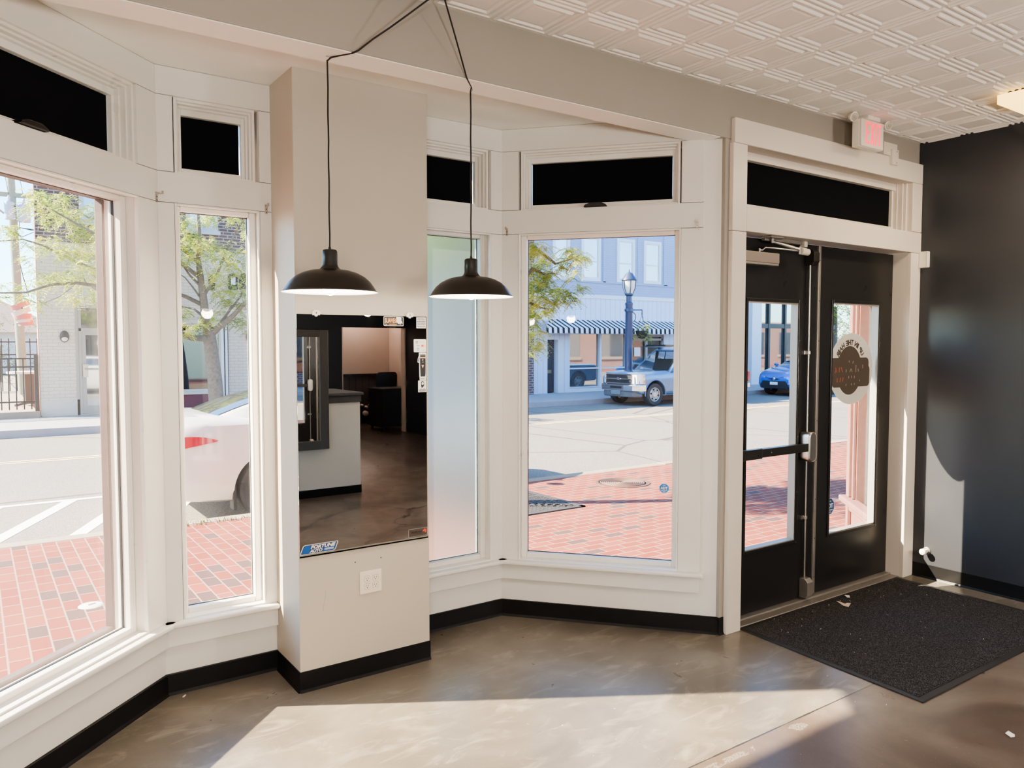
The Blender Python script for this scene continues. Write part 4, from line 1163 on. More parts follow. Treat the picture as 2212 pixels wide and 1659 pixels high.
mb = MB(); mb.box(-30, 2.9, 2.0, 6.86, -.4, SW); setting('sidewalk', mb, M['paver'], 'salmon and grey clay paver sidewalk outside the bay', 'sidewalk')
mb = MB(); mb.box(2.9, 70, 2.0, 6.86, -.4, SW); setting('sidewalk.002', mb, M['paver_x'], 'salmon clay paver sidewalk laid lengthwise outside the doors', 'sidewalk')
mb = MB(); mb.box(-30, 7.15, 6.86, 7.02, -.4, SW+.004); mb.box(7.15, 70, 6.86, 7.02, -.4, SW+.010); setting('curb', mb, M['concrete'], 'pale concrete curb along the near side of the road', 'curb', bevel=.012)
mb = MB(); mb.box(-30, 70, 7.0, 16.25, -.5, RD); setting('road', mb, M['asphalt'], 'sun-bleached grey asphalt road', 'road')
mb = MB(); mb.box(-30, 70, 16.2, 16.36, -.4, SW); setting('curb.001', mb, M['concrete_g'], 'shaded concrete curb on the far side of the road', 'curb', bevel=.012)
mb = MB(); mb.box(-30, 70, 16.36, 20, -.4, SW-.003); setting('sidewalk.001', mb, M['concrete_g'], 'shaded grey sidewalk on the far side of the road', 'sidewalk')
mb = MB(); mb.box(-60, 1.16, 18.79, 90, -.4, SW+.03); mb.box(1.16, 120, 26.5, 90, -.4, SW-.02); setting('yard', mb, M['concrete'], 'pale paved yard behind the black fence', 'yard')
mb = MB(); mb.prism([(3.25, 2.78), (5.05, 2.78), (4.95, 3.62), (3.45, 3.75)], SW-.02, SW+.012); setting('door_apron', mb, M['concrete'], 'pale concrete slab outside the double doors', 'slab')


def paint(pts, z=RD+.003, mi=0, mb=None):
    (mb).add([(x, y, z) for x, y in pts], [(0, 1, 2, 3)], mi)


mb = MB(); paint([(-30, 9.34), (3.4, 9.36), (3.4, 9.46), (-30, 9.44)], mb=mb)
for k in range(-6, 3):
    x0 = .16+k*.66; paint([(x0-.42, 7.1), (x0-.28, 7.1), (x0+.72, 9.36), (x0+.58, 9.36)], mb=mb)
setting('road_marking', mb, M['stripe_w'], 'worn white hatch lines painted on the road', 'road marking')
mb = MB(); paint([(-30, 12.72), (70, 12.72), (70, 12.80), (-30, 12.80)], mb=mb); paint([(-30, 12.90), (70, 12.90), (70, 12.98), (-30, 12.98)], mb=mb)
setting('road_marking.001', mb, M['stripe_y'], 'faded double yellow centre line', 'road marking')

# covers in the sidewalk
mb = MB(); c = (5.83, 6.23, SW)
mb.lathe([(.30, 0), (.30, .006), (.27, .008), (.265, .004), (.25, .004)][::-1], c, 48)
for r in np.arange(.03, .25, .022): mb.lathe([(r, .004), (r+.004, .010), (r+.013, .010), (r+.017, .004)][::-1], c, 48)
mb.lathe([(0, .004), (.26, .004)][::-1], c, 48)
tag(mb.build('manhole_cover', M['iron_m'], smooth=40), 'round ringed iron manhole cover in the brick sidewalk', 'manhole cover')
mb = MB(); mb.lathe([(0, .006), (.05, .007), (.062, .004), (.068, 0)][::-1], (.529, 5.06, SW), 32); mb.tube([(.51, 5.05, SW+.008), (.55, 5.07, SW+.008)], .006, 6)
tag(mb.build('valve_cover', M['white_pl'], smooth=40), 'small white round valve cover in the pavers below the large window', 'valve cover')
GX, GY, GH = 4.04, 6.14, .64
t = thing('tree_grate', 'square slotted iron tree grate set in the pavers', 'tree grate', (GX, GY, SW))
mb = MB()
for i in range(4):
    a = i*PI/2; Tm = Matrix.Translation((GX, GY, SW)) @ Matrix.Rotation(a, 4, 'Z')
    mb.box(-GH, GH, GH-.05, GH, -.01, .012, T=Tm)
    mb.box(-.02, .02, .16, GH, -.005, .010, T=Tm)
    mb.add([Tm @ Vector(p) for p in ((-.02+.0, .0+.18, .009), (-GH+.03, GH-.05, .009), (-GH+.07, GH-.03, .009), (.02, .2, .009))], [(0, 1, 2, 3)])
    for j in range(8):
        r0 = .17+j*.055
        n = 5+int(j*2.2)
        for k in range(-n, n+1):
            x = k*.045
            if abs(x) < r0: mb.box(x-.015, x+.015, r0, r0+.048, -.006, .009, T=Tm)
mb.build('grate', M['iron'], t)
mb = MB(); mb.box(GX-GH+.02, GX+GH-.02, GY-GH+.02, GY+GH-.02, SW-.02, SW+.001); mb.build('soil', M['dark_well'], t)
mb = MB()
for k in range(420):
    x = random.uniform(1.3, 4.0) if k < 330 else random.uniform(3.6, 4.9); y = 6.86+random.gauss(0, .035) if k < 330 else 6.8+random.gauss(0, .05)
    h, a = random.uniform(.012, .05), random.uniform(0, 2*PI)
    mb.add([(x, y, SW), (x+.008, y+.004, SW), (x+h*math.cos(a)*.6, y+h*math.sin(a)*.6, SW+h)], [(0, 1, 2)])
tag(mb.build('weeds', M['weed']), 'low green weeds growing along the curb joint', 'weeds', kind='stuff')

# own building outside: facade above, cornice over the bay, bay roof
mb = MB(); mb.box(-14, 9, 2.745, 2.95, 2.86, 6.5); mb.box(-14, XA0-.12, 2.745, 2.95, -.3, 2.9); mb.box(-14, 9, 2.94, 3.95, 2.85, 3.0)
setting('facade', mb, M['red_trim'], 'maroon painted shopfront above the bay', 'facade')
mb = MB(); mb.prism([(XA0-.15, 2.74), (XD1+.15, 2.74), (PD[0]+.14, YB+.2), (PA[0]-.14, YB+.2)], ZB+.05, 2.86); setting('bay_roof', mb, M['red_trim'], 'maroon boxed roof of the window bay', 'bay roof')
# neighbouring shopfront bay, sunlit maroon
t = thing('neighbouring_bay', 'sunlit maroon window bay of the shop next door', 'shopfront', (5.2, 3.1, 0))
nb = frame((4.93, 2.80, 0), (math.cos(R_(46)), math.sin(R_(46))), (-math.sin(R_(46)), math.cos(R_(46))))
mb = MB(nb); mb.box(.0, .66, -.12, .0, SW, .30); mb.box(0, .66, -.12, .0, 2.3, 3.0); mb.box(0, .12, -.12, .0, .3, 2.3); mb.box(.50, .66, -.12, .0, .3, 2.3); mb.box(.66, .70, -2, 0, SW, 3.0); mb.build('wall', M['red_trim'], t)
mb = MB(nb); mb.box(.0, .72, -.02, .07, .31, .355); mb.box(-.02, .72, -.02, .02, .25, .31); mb.build('window_sill', M['red_trim'], t, bevel=.01)
mb = MB(nb); mb.box(.60, .67, 0, .03, .355, 2.9); mb.box(.515, .535, 0, .025, .355, 2.3); mb.box(.10, .12, 0, .02, .355, 2.3); mb.box(.62, .67, 0, .03, SW, .3); mb.build('pilaster', M['red_trim'], t, bevel=.006)
mb = MB(nb); mb.quad((.12, -.06, .3), (.5, -.06, .3), (.5, -.06, 2.3), (.12, -.06, 2.3)); mb.build('glass_pane', M['storeglass'], t)
# brick row on this side of the street, further along (seen in shop-window reflections)
t = thing('brick_row', 'sunlit red brick row further along the near side of the street', 'building', (24, 2.8, 0))
mb = MB(); mb.box(9, 60, 2.3, 2.8, -.1, 3.0); mb.build('wall', M['brick_r'], t)
for k in range(12):
    x = 10.5+k*3.4; mb = MB(); mb.box(x, x+1.7, 2.79, 2.83, .7, 2.3); mb.build('window', M['storeglass'], t); mb = MB(); mb.box(x-.1, x+1.8, 2.79, 2.9, .55, .7); mb.build('window_sill', M['concrete'], t)

# ------------------------------------------------------------------ far building with cream and brown brick
FY = 18.8


def fa(px, py): return at(px, py, FY)


bA = thing('brick_building', 'two-storey building, cream painted brick below and brown brick above', 'building', (4.6, FY, 0))
xL = fa(81, 650).x
mb = MB(); mb.box(xL, 3.05, FY, FY+.4, SW, 3.62); mb.box(4.97, 8.6, FY, FY+.4, SW, 3.62); mb.box(3.05, 4.97, FY, FY+.4, 1.98, 3.62); mb.build('lower_wall', M['brick_w'], bA)
mb = MB(); mb.box(xL, 8.6, FY, FY+.4, 3.62, 5.15); mb.build('upper_wall', M['brick_b'], bA)
mb = MB(); mb.box(xL, 3.0, FY-.01, FY+.01, SW, .31); mb.build('plinth', M['cream_wood'], bA)
mb = MB(); mb.prism([(xL+.03, FY+.39), (8.58, FY+.39), (8.58, 26), (xL+2.2, 26)], SW, 5.15); mb.box(xL-.012, xL, FY+.0, FY+.10, SW, 5.15); mb.build('side_wall', pm('orange_brick_side', (.50, .22, .15), .8, var=.2, scale=14), bA)
mb = MB(); mb.box(xL-.03, 8.65, FY-.06, FY+.4, 5.15, 5.25); mb.build('coping', M['concrete_g'], bA)
# aluminium shop door
x0, x1, z1 = 1.875, 2.78, 2.30
d = thing('shop_door', None, None); 
mb = MB(); mb.frame(x0, x1, .0, z1, .05, FY-.03, FY+.05); mb.box(x0, x1, FY-.03, FY+.05, 1.76, 1.83); mb.box(x0-.06, x0, FY-.01, FY+.05, SW, z1+.06)
bpy.data.objects.remove(d); d = mb.build('shop_door', M['tin'], bA, bevel=.004)
mb = MB(); mb.box(x0+.05, x1-.05, FY-.005, FY+.03, 1.83, z1-.05); mb.box(x0+.13, x1-.13, FY-.005, FY+.03, .17, 1.68); mb.build('glass_pane', M['storeglass'], d)
mb = MB(); mb.frame(x0+.05, x1-.05, .02, 1.76, .08, FY-.02, FY+.04, wb=.15); mb.build('door_stile', M['tin'], d)
mb = MB(); mb.box(x0+.06, x0+.16, FY-.06, FY-.02, .78, 1.06); mb.tube([(x0+.1, FY-.08, .95), (x1-.1, FY-.08, .95)], .018, 8); mb.build('door_handle', M['alu'], d)
# first-floor windows
for (a, b_, zb, zt) in ((fa(170, 440).x, fa(232, 440).x, 4.12, 4.95), (fa(402, 500).x, fa(470, 500).x, 4.10, 4.95), (6.0, 6.9, 4.1, 4.95)):
    mb = MB(); mb.frame(a, b_, zb, zt, .09, FY-.03, FY+.03); mb.box(a-.05, b_+.05, FY-.06, FY+.03, zb-.09, zb); w_ = mb.build('window', M['stone_g'], bA)
    mb = MB(); mb.box(a+.09, b_-.09, FY-.01, FY+.01, zb+.09, zt-.09); mb.build('pane', M['storeglass'], w_)
for px in (139, 539):
    c = fa(px, 727); T = Matrix.Translation((c.x, FY, c.z)); mb = MB(T)
    mb.ball((0, -.02, 0), .088, .06, .125, 24, 14); wl = mb.build('wall_lamp', M['bronze'], bA, smooth=60)
    mb = MB(T); mb.ball((0, -.045, -.05), .062, .045, .055, 20, 10); mb.build('lamp_lens', M['lamp_glass'], wl, smooth=60)
# storefront beside the tree
sx0, sx1 = 3.08, fa(477, 760).x
mb = MB(); mb.box(sx0, sx1, FY-.02, FY+.06, SW, .33); mb.build('bulkhead', M['maroon'], bA)
mb = MB(); mb.box(sx0, sx1, FY-.05, FY+.06, .33, .40); mb.frame(sx0, sx1, .40, 1.95, .05, FY-.03, FY+.06); mb.box(sx0-.05, sx1+.12, FY-.06, FY+.06, 1.95, 2.04); mb.build('store_frame', M['cream_wood'], bA, bevel=.005)
mb = MB(); mb.box(sx0+.05, sx1-.05, FY, FY+.02, .40, 1.90); mb.build('store_glass', M['dkglass'], bA)
mb = MB(); xx = fa(482, 760).x; mb.tube([(xx-.03, FY-.05, SW), (xx-.03, FY-.05, 1.95)], .035, 10); mb.tube([(xx+.06, FY-.05, SW), (xx+.06, FY-.05, 1.95)], .03, 10); mb.build('downpipe', M['white_wood'], bA, smooth=60)
for px, w in ((457, .14), (503, .22), (527, .22)):
    c = fa(px, 606); mb = MB(); T = Matrix(((1, 0, 0, c.x), (0, 0, -1, FY), (0, 1, 0, c.z-.22), (0, 0, 0, 1)))
    mb.prism([(-w/2, 0), (w/2, 0), (w/2, .28)]+[(w/2*math.cos(R_(a)), .28+w/2*math.sin(R_(a))) for a in range(20, 180, 20)]+[(-w/2, .28)], -.01, .03, T=T); v = mb.build('arched_vent', M['blk_metal'], bA)
    if px == 503: mb = MB(T); mb.flat([(-.05, .12), (.05, .12), (.05, .30), (-.05, .30)], .035); mb.build('notice', M['white_st'], v)

# fence, low wall, yard things
t = thing('iron_fence', 'black iron picket fence on a low wall beside the cream building', 'fence', (0, FY, 0))
mb = MB()
for z in (.30, 1.02, 1.19): mb.box(-8, xL-.02, FY-.015, FY+.015, z-.016, z+.016)
mb.build('rails', M['blk_metal'], t)
mb = MB(); x = xL-.16
while x > -4: mb.box(x-.011, x+.011, FY-.011, FY+.011, .14, 1.20); x -= .130
mb.build('pickets', M['blk_metal'], t)
for x in (xL-.06, -2.1, -4.4): mb = MB(); mb.box(x-.04, x+.04, FY-.04, FY+.04, .02, 1.27); mb.build('post', M['blk_metal'], t, bevel=.006)
mb = MB(); mb.box(-8, xL-.02, FY-.12, FY+.12, -.2, .10); setting('low_wall', mb, M['concrete'], 'low concrete wall carrying the iron fence', 'wall')
t = thing('iron_fence', 'second taller picket fence far back across the yard', 'fence', (-1, 29, 0))
mb = MB()
for z in (1.15, 1.55): mb.box(-12, 2.2, 28.98, 29.02, z-.02, z+.02)
mb.build('rails', M['blk_metal'], t); mb = MB(); x = 2.1
while x > -6: mb.box(x-.014, x+.014, 28.98, 29.02, .0, 1.66); x -= .19
mb.build('pickets', M['blk_metal'], t)
c = at(67, 830, 22.0); t = thing('picnic_table', 'dark pedestal table standing in the yard behind the fence', 'table', (c.x, 22, 0))
T = Matrix.Translation((c.x, 22, 0)); mb = MB(T); mb.lathe([(0, .78), (.50, .78), (.50, .83), (0, .83)], seg=28); mb.build('table_top', M['cream_wood'], t)
mb = MB(T); mb.box(-.13, .13, -.13, .13, .05, .78); mb.build('pedestal', M['bronze'], t)
for k in range(4): a = k*PI/2+.4; mb = MB(T); mb.tube([(0, 0, .10), (.38*math.cos(a), .38*math.sin(a), .02)], .03, 8); mb.build('leg', M['bronze'], t)
c0, c1 = at(23, 385, 27), at(44, 735, 27); t = thing('utility_pole', 'weathered wooden utility pole carrying two grey transformers', 'utility pole', (c1.x, 27, 0))
dz = (c0-c1)/(c0.z-c1.z); mb = MB(); mb.tube([c1+dz*(0-c1.z), c1+dz*(4-c1.z), c1+dz*(8.5-c1.z)], [.13, .115, .095], 14); mb.build('pole', M['pole_w'], t, smooth=60)
mb = MB(); ca = c1+dz*(5.8-c1.z); mb.box(ca.x-1.1, ca.x+1.1, 26.9, 27.0, 5.75, 5.87, T=Matrix.Identity(4)); mb.tube([ca+Vector((-.9, -.1, .0)), c1+dz*(5.1-c1.z)], .03, 6); mb.build('crossarm', M['pole_w'], t)
for px, py, r in ((20, 455, .125), (52, 461, .165)):
    c = at(px, py, 26.7); mb = MB(Matrix.Translation(c)); h = .25
    mb.lathe([(0, -h), (r, -h), (r, h*.9), (r*.9, h), (0, h*1.05)], seg=24); tf = mb.build('transformer', M['tf_grey'], t, smooth=40)
    mb = MB(Matrix.Translation(c)); mb.lathe([(0, h), (.035, h), (.05, h+.05), (.03, h+.08), (.045, h+.12), (.02, h+.18), (0, h+.2)], seg=12); mb.build('bushing', M['tf_grey'], tf, smooth=40)
    mb = MB(); mb.tube([c+Vector((r, 0, h*.6)), c+Vector((r+.14, 0, 0)), c+Vector((r+.10, 0, -.5)), c+Vector((-.1, 0, -.7))], .012, 6); mb.tube([c+Vector((0, 0, h+.2)), c+Vector((-.1, 0, h+.9))], .008, 5); mb.build('lead', M['wire'], tf)
for i, (a, b_, lb) in enumerate((((40, 492), (240, 510), 'upper utility wire running behind the cream building'), ((44, 492), (240, 530), 'lower utility wire running behind the cream building'), ((37, 545), (62, 640), 'slack guy wire slanting down from the utility pole'), ((-40, 638), (60, 640), 'thin wire crossing low behind the pole'))):
    p, q_ = at(*a, 27.2), at(*b_, 30 if i < 2 else 27.2); mb = MB(); mb.tube([p, p.lerp(q_, .5)-Vector((0, 0, .05)), q_], .014, 5); tag(mb.build('utility_wire', M['wire']), lb, 'wire', 'utility wires')
c = at(50, 676, 20.5); t = thing('wind_spinner', 'faded red and white spiral wind spinner hanging by the fence', 'wind spinner', (c.x, 20.5, c.z-.4))
for k, (px, py, w) in enumerate(((43, 660, .20), (46, 674, .19), (49, 684, .18), (53, 691, .16), (56, 698, .15))):
    q_ = at(px, py, 20.5); mb = MB(Matrix.Translation(q_) @ Matrix.Rotation(R_(-24 if k < 2 else -6), 4, 'Y')); mb.lathe([(w, -.055), (w, .055), (w-.012, .055), (w-.012, -.055), (w, -.055)], seg=28); mb.build('ribbon', M['spiral'] if k % 2 == 0 else M['spiral_w'], t, smooth=40)
mb = MB(); mb.tube([at(40, 640, 20.5), at(58, 702, 20.5)], .012, 6); mb.tube([at(40, 640, 20.5)+Vector((0, 0, 0)), at(80, 655, 20.5)], .015, 6); mb.build('cord', M['blk_metal'], t)
t = thing('house', 'distant low house with brown shingle roof behind the yard', 'house', (-3, 48, 0)); mb = MB(); mb.box(-14, 3.6, 46, 54, 0, 2.1); mb.build('wall', M['house_w'], t)
mb = MB(); mb.add([(-14.6, 45.4, 2.05), (4.2, 45.4, 2.05), (4.2, 54.6, 2.05), (-14.6, 54.6, 2.05), (-12, 50, 3.9), (1.2, 50, 3.9)], [(0, 1, 5, 4), (1, 2, 5), (2, 3, 4, 5), (3, 0, 4), (3, 2, 1, 0)]); mb.build('roof', M['roof_b'], t)
mb = MB(); mb.box(-1.5, .2, 45.95, 46.05, .8, 1.7); mb.build('window', M['skyglass'], t)

GXL = fa(1153, 700).x
# brick building between (mostly behind the frosted pane)
t = thing('brick_infill_building', 'dark brick building behind the sidewalk tree, left of the blue one', 'building', (11, FY, 0))
mb = MB(); mb.box(8.67, GXL-.07, FY-.1, FY+6, SW, 5.8); mb.build('wall', M['brick_b'], t)
for x in (9.3, 11.6): mb = MB(); mb.box(x, x+1.6, FY-.13, FY-.08, .5, 2.0); mb.build('window', M['dkglass'], t)

# ------------------------------------------------------------------ pale blue building with striped awning
bD = thing('blue_building', 'pale blue shop building with grooved panels and blue brick upper floor', 'building', (17, FY, 0))
GX0, GX1 = fa(1153, 700).x, 20.9
dX0, dX1 = fa(1182.5, 800).x, fa(1206, 800).x; wX0, wX1 = fa(1229, 780).x, fa(1354, 780).x; eX0, eX1 = fa(1362, 780).x, fa(1434, 780).x
ZP = 3.05; zD = 1.62; zW = 1.80
mb = MB(); y0, y1 = FY, FY+.35
mb.box(GX0, GX1, y0, y1, zW, ZP-.12); mb.box(GX0, dX0, y0, y1, SW, zW); mb.box(dX0, dX1+.22, y0, y1, zD, zW); mb.box(dX1+.22, wX0, y0, y1, SW, zW); mb.box(wX1, eX0, y0, y1, SW, zW); mb.box(eX1, GX1, y0, y1, SW, zW)
mb.box(dX0-.1, dX1+.3, FY+.30, FY+.36, SW, zD); mb.build('panel_wall', M['panel_blue'], bD)
mb = MB(); mb.box(dX1+.0, dX1+.22, FY+.01, FY+.30, SW, zD); mb.box(wX0, wX1, y0, y1, SW, .10); mb.box(GX0, GX1, y0-.03, y1, ZP-.12, ZP); mb.box(wX0, wX1, y0, FY+.1, .695, .735); mb.box(wX0, wX1, y0, FY+.1, .09, .13)
xm = fa(1297, 780).x; mb.box(xm-.04, xm+.04, y0-.005, FY+.1, .1, zW); mb.box(wX0-.02, wX0+.03, y0-.005, FY+.1, .1, zW); mb.box(wX1-.03, wX1+.03, y0-.005, FY+.1, .1, zW); mb.build('white_trim', M['white_wood'], bD)
mb = MB(); mb.box(wX0, wX1, FY+.08, FY+.1, .1, zW); mb.build('store_glass', M['storeglass'], bD)
mb = MB(); mb.box(dX0, dX1, FY+.22, FY+.27, .0, zD)
for z in (.15, .62, 1.1): mb.frame(dX0+.08, dX1-.08, z, z+.38, .02, FY+.212, FY+.222)
dd = mb.build('shop_door', M['dk_door'], bD)
mb = MB(); mb.box(dX0+.02, dX0+.30, FY+.19, FY+.21, .58, .68); mb.build('mail_slot', M['brass'], dd); mb = MB(); mb.ball((dX0+.06, FY+.18, .82), .03); mb.build('knob', M['brass'], dd)
mb = MB(); em = .5*(eX0+eX1); mb.frame(eX0, eX1, 0, zW, .07, FY+.05, FY+.15, wb=.1); mb.box(em-.05, em+.05, FY+.05, FY+.15, 0, zW); mb.box(eX0, eX1, FY+.05, FY+.15, 1.60, 1.67); mb.build('entrance_frame', pm('taupe_entrance_frame', (.30, .27, .25), .5), bD)
mb = MB(); mb.box(eX0, eX1, FY+.11, FY+.13, 0, zW); mb.build('entrance_glass', M['dkglass'], bD)
p = at(1376, 760, FY+.1); mb = MB(); mb.box(p.x-.14, p.x+.14, FY+.085, FY+.1, p.z-.15, p.z+.15); mb.build('notice', M['white_st'], bD)
mb = MB(); mb.box(GX0, GX1, FY-.02, FY+.35, ZP, 6.4); mb.build('upper_wall', M['brick_blue'], bD)
zl = fa(1300, 610).z; mb = MB(); mb.box(GX0, 19.9, FY-.05, FY, zl-.03, zl+.03); mb.box(fa(1296, 560).x+.1, fa(1307, 560).x, FY-.05, FY, zl, 6.3); mb.box(fa(1432, 560).x, fa(1440, 560).x, FY-.05, FY, zl, 6.3); mb.box(fa(1376, 560).x, fa(1382, 560).x, FY-.04, FY, zl, 6.3); mb.build('brick_band', M['brick_blue'], bD)
for pl, pr, pb_ in ((1192, 1229, 604), (1254, 1295, 607), (1331, 1369, 611), (1389, 1426, 614)):
    a, b_ = fa(pl, 560).x, fa(pr, 560).x; zb = fa(.5*(pl+pr), pb_).z; zt = zb+1.42
    mb = MB(); mb.frame(a, b_, zb, zt, .085, FY-.06, FY); w_ = mb.build('window', M['white_wood'], bD)
    mb = MB(); mb.box(a+.085, b_-.085, FY-.04, FY, zb+.60, zb+.64); mb.frame(a+.085, b_-.085, zb+.085, zt-.085, .03, FY-.045, FY); mb.build('window_sash', M['white_wood'], w_)
    mb = MB(); mb.box(a+.1, b_-.1, FY-.03, FY-.02, zb+.1, zt-.1); mb.build('pane', M['skyglass'], w_)
mb = MB(); mb.box(GX0-.05, GX1+.05, FY-.1, FY+6, 6.4, 6.5); mb.box(GX0, GX1, FY+.3, FY+6, SW, 6.4); mb.build('roof', M['concrete_g'], bD)
aw = thing('striped_awning', 'black and white striped awning over the blue shopfront', 'awning', (17.4, FY, 1.8))
ax0, ax1 = fa(1186, 692).x, 20.35; zt = fa(1300, 692).z; FA_ = FY-.62; zf = at(1300, 709.5, FA_).z; zv = at(1300, 720.5, FA_).z; bx0 = at(1180, 710, FA_).x
mb = MB(); mb.add([(ax0, FY-.01, zt), (ax1, FY-.01, zt), (ax1, FA_, zf), (bx0, FA_, zf)], [(0, 3, 2, 1)]); mb.add([(ax0, FY-.01, zt), (bx0, FA_, zf), (bx0, FA_, zv), (ax0, FY-.01, zv)], [(0, 3, 2, 1)]); mb.build('canopy', M['awning'], aw)
mb = MB(); mb.add([(bx0, FA_, zf), (ax1, FA_, zf), (ax1, FA_-.01, zv), (bx0, FA_-.01, zv)], [(0, 3, 2, 1)]); mb.build('valance', M['awning'], aw)

# shop with white column and tall glass, far along
bE = thing('glass_storefront', 'white-columned shopfront with tall dark-framed glass far along the street', 'building', (27, FY, 0))
eL = fa(1611, 700).x; eC = fa(1631, 700).x
mb = MB(); mb.box(eL, eC, FY-.3, FY+.2, SW, 4.4); mb.box(eL, 29.5, FY-.3, FY+6, 4.2, 6.5); mb.box(eC, 29.5, FY-.05, FY+.1, SW, .30); mb.build('wall', M['white_wood'], bE)
mb = MB(); mb.box(20.95, eL, FY-.1, FY+6, SW, 5.6); mb.build('side_wall', M['brick_b'], bE)
mb = MB(); mb.box(eC, 29.5, FY+.05, FY+.08, .3, 4.2); mb.build('store_glass', M['storeglass'], bE)
mb = MB(); zb = fa(1660, 705).z; mb.box(eC, 29.5, FY-.02, FY+.06, zb-.07, zb+.10)
for px in (1661, 1696, 1740): x = fa(px, 700).x; mb.box(x-.055, x+.055, FY-.03, FY+.06, .3, 4.2)
mb.build('mullion', M['dk_tin'], bE)
mb = MB(); mb.box(46, 75, FY, FY+8, SW, 6.5); tag(mb.build('distant_building', M['brick_b']), 'distant brick building past the glass shopfront', 'building')

# ------------------------------------------------------------------ street lamp and hanging basket
LY = 16.75; lp = at(1358.5, 700, LY); lx_ = lp.x
t = thing('street_lamp', 'navy street lamp post with lantern head across the road', 'street lamp', (lx_, LY, SW))
z0, z1, z2 = at(1358, 634, LY).z, at(1358, 606, LY).z, at(1358, 594, LY).z
mb = MB(Matrix.Translation((lx_, LY, 0))); mb.lathe([(0, SW), (.24, SW), (.24, .10), (.17, .2), (.13, .45), (.115, .5), (.105, z0-.35), (.115, z0-.33), (.115, z0-.28), (.085, z0-.25), (.085, z0-.08), (.13, z0-.04), (.13, z0), (0, z0)], seg=24); mb.build('pole', M['navy_post'], t, smooth=35)
mb = MB(Matrix.Translation((lx_, LY, 0))); mb.lathe([(0, z0), (.11, z0), (.17, z0+.14), (.195, z1-.02), (.19, z1+.02), (0, z1+.02)], seg=20); lg = mb.build('lantern', M['lamp_glass'], t, smooth=35)
mb = MB(Matrix.Translation((lx_, LY, 0)))
for k in range(6): a = k*PI/3; mb.tube([(.115*math.cos(a), .115*math.sin(a), z0), (.178*math.cos(a), .178*math.sin(a), z0+.14), (.205*math.cos(a), .205*math.sin(a), z1+.01)], .014, 6)
mb.lathe([(.21, z1-.01), (.23, z1+.01), (.22, z1+.04), (.13, z2), (.10, z2+.05), (.05, z2+.07), (.02, z2+.10), (.015, z2+.16), (0, z2+.17)][::-1], seg=24); mb.build('lantern_cap', M['navy_post'], lg, smooth=35)
ba = at(1387, 669, LY); mb = MB(); zb = at(1358, 670, LY).z; mb.tube([(lx_-.18, LY, zb), (ba.x, LY, zb+.02), (ba.x, LY, zb-.13)], .018, 8); mb.tube([(lx_+.12+.16*math.cos(a), LY, zb-.20+.14*math.sin(a)) for a in np.linspace(-PI*.4, PI*.5, 12)], .012, 6); mb.lathe([(.12, zb-.05), (.13, zb-.04), (.13, zb+.04), (.12, zb+.05)][::-1], (lx_, LY, 0), 20); mb.build('bracket_arm', M['navy_post'], t)


def leaves(mb, centers, n, fl=.2, ll=.032, lw=.013, pairs=7, droop=.5, mats=1):
    "pinnate fronds scattered in small balls round the given centres"
    V, Fc, Mi = mb.v, mb.f, mb.m
    for (cx, cy, cz, r) in centers:
        for _ in range(int(n*(r/.35)**1.5)+1):
            v = rng.normal(size=3); v *= r*rng.uniform(.2, 1)**.6/np.linalg.norm(v)
            p = np.array([cx, cy, cz])+v*[1, 1, .75]
            a = rng.uniform(0, 2*PI); dr = np.array([math.cos(a), math.sin(a), rng.uniform(-.6, .35)]); dr /= np.linalg.norm(dr)
            side = np.array([-dr[1], dr[0], rng.uniform(-.5, .5)]); side /= np.linalg.norm(side)
            L = fl*rng.uniform(.6, 1.2); mi = int(rng.integers(mats))
            for k in range(pairs):
                u = (k+1)/pairs
                q0 = p+dr*L*u+np.array([0, 0, -droop*L*u*u])
                for s in (-1, 1):
                    e = q0+side*s*ll+dr*ll*.35+np.array([0, 0, -.25*ll*rng.uniform(0, 1.5)]); w = dr*lw
                    b = len(V); m_ = (q0+e)*.5
                    V += [tuple(q0), tuple(m_+w), tuple(e), tuple(m_-w)]; Fc.append((b, b+1, b+2, b+3)); Mi.append(mi)


c = at(1387, 716, LY); t = thing('hanging_basket', 'hanging basket of pale green foliage and yellow blossoms on the lamp arm', 'hanging basket', (c.x, LY, c.z-.25))
mb = MB(Matrix.Translation(c)); mb.lathe([(0, -.22), (.10, -.20), (.19, -.05), (.20, .02), (0, .02)], seg=20); mb.build('basket', M['wicker'], t, smooth=40)
mb = MB()
for k in range(3): a = k*2.1; mb.tube([(c.x+.19*math.cos(a), LY+.19*math.sin(a), c.z), (ba.x, LY, zb-.13)], .006, 5)
mb.build('chain', M['blk_metal'], t)
mb = MB(); leaves(mb, [(c.x, LY, c.z+.1, .24), (c.x-.2, LY, c.z-.12, .2), (c.x+.22, LY, c.z-.1, .22), (c.x+.02, LY-.1, c.z, .22), (c.x+.12, LY-.15, c.z-.18, .16)], 40, .14, .035, .016, 5); mb.build('foliage', M['leaf'], t)
mb = MB()
for k in range(9): mb.ball((c.x+random.uniform(-.18, .18), LY-.18+random.uniform(-.08, .1), c.z+random.uniform(.05, .3)), .028, seg=8, rings=6)
mb.build('blossoms', M['flower'], t)


# ------------------------------------------------------------------ trees
def tree(name, label, branches, centers, lmats, bark, n, base, **kw):
    t = thing(name, label, 'tree', base)
    mb = MB()
    for pts, r0, r1 in branches:
        k = len(pts); mb.tube(pts, [r0+(r1-r0)*i/(k-1) for i in range(k)], 10 if r0 > .05 else 6)
    mb.build('trunk', bark, t, smooth=70)
    mb = MB(); leaves(mb, centers, n, mats=len(lmats), **kw); mb.build('leaves', lmats, t)
    return t


TY = 17.2


def tp(*pts, dy=0): return [at(px, py, TY+dy*(i/(len(pts)-1))) for i, (px, py) in enumerate(pts)]


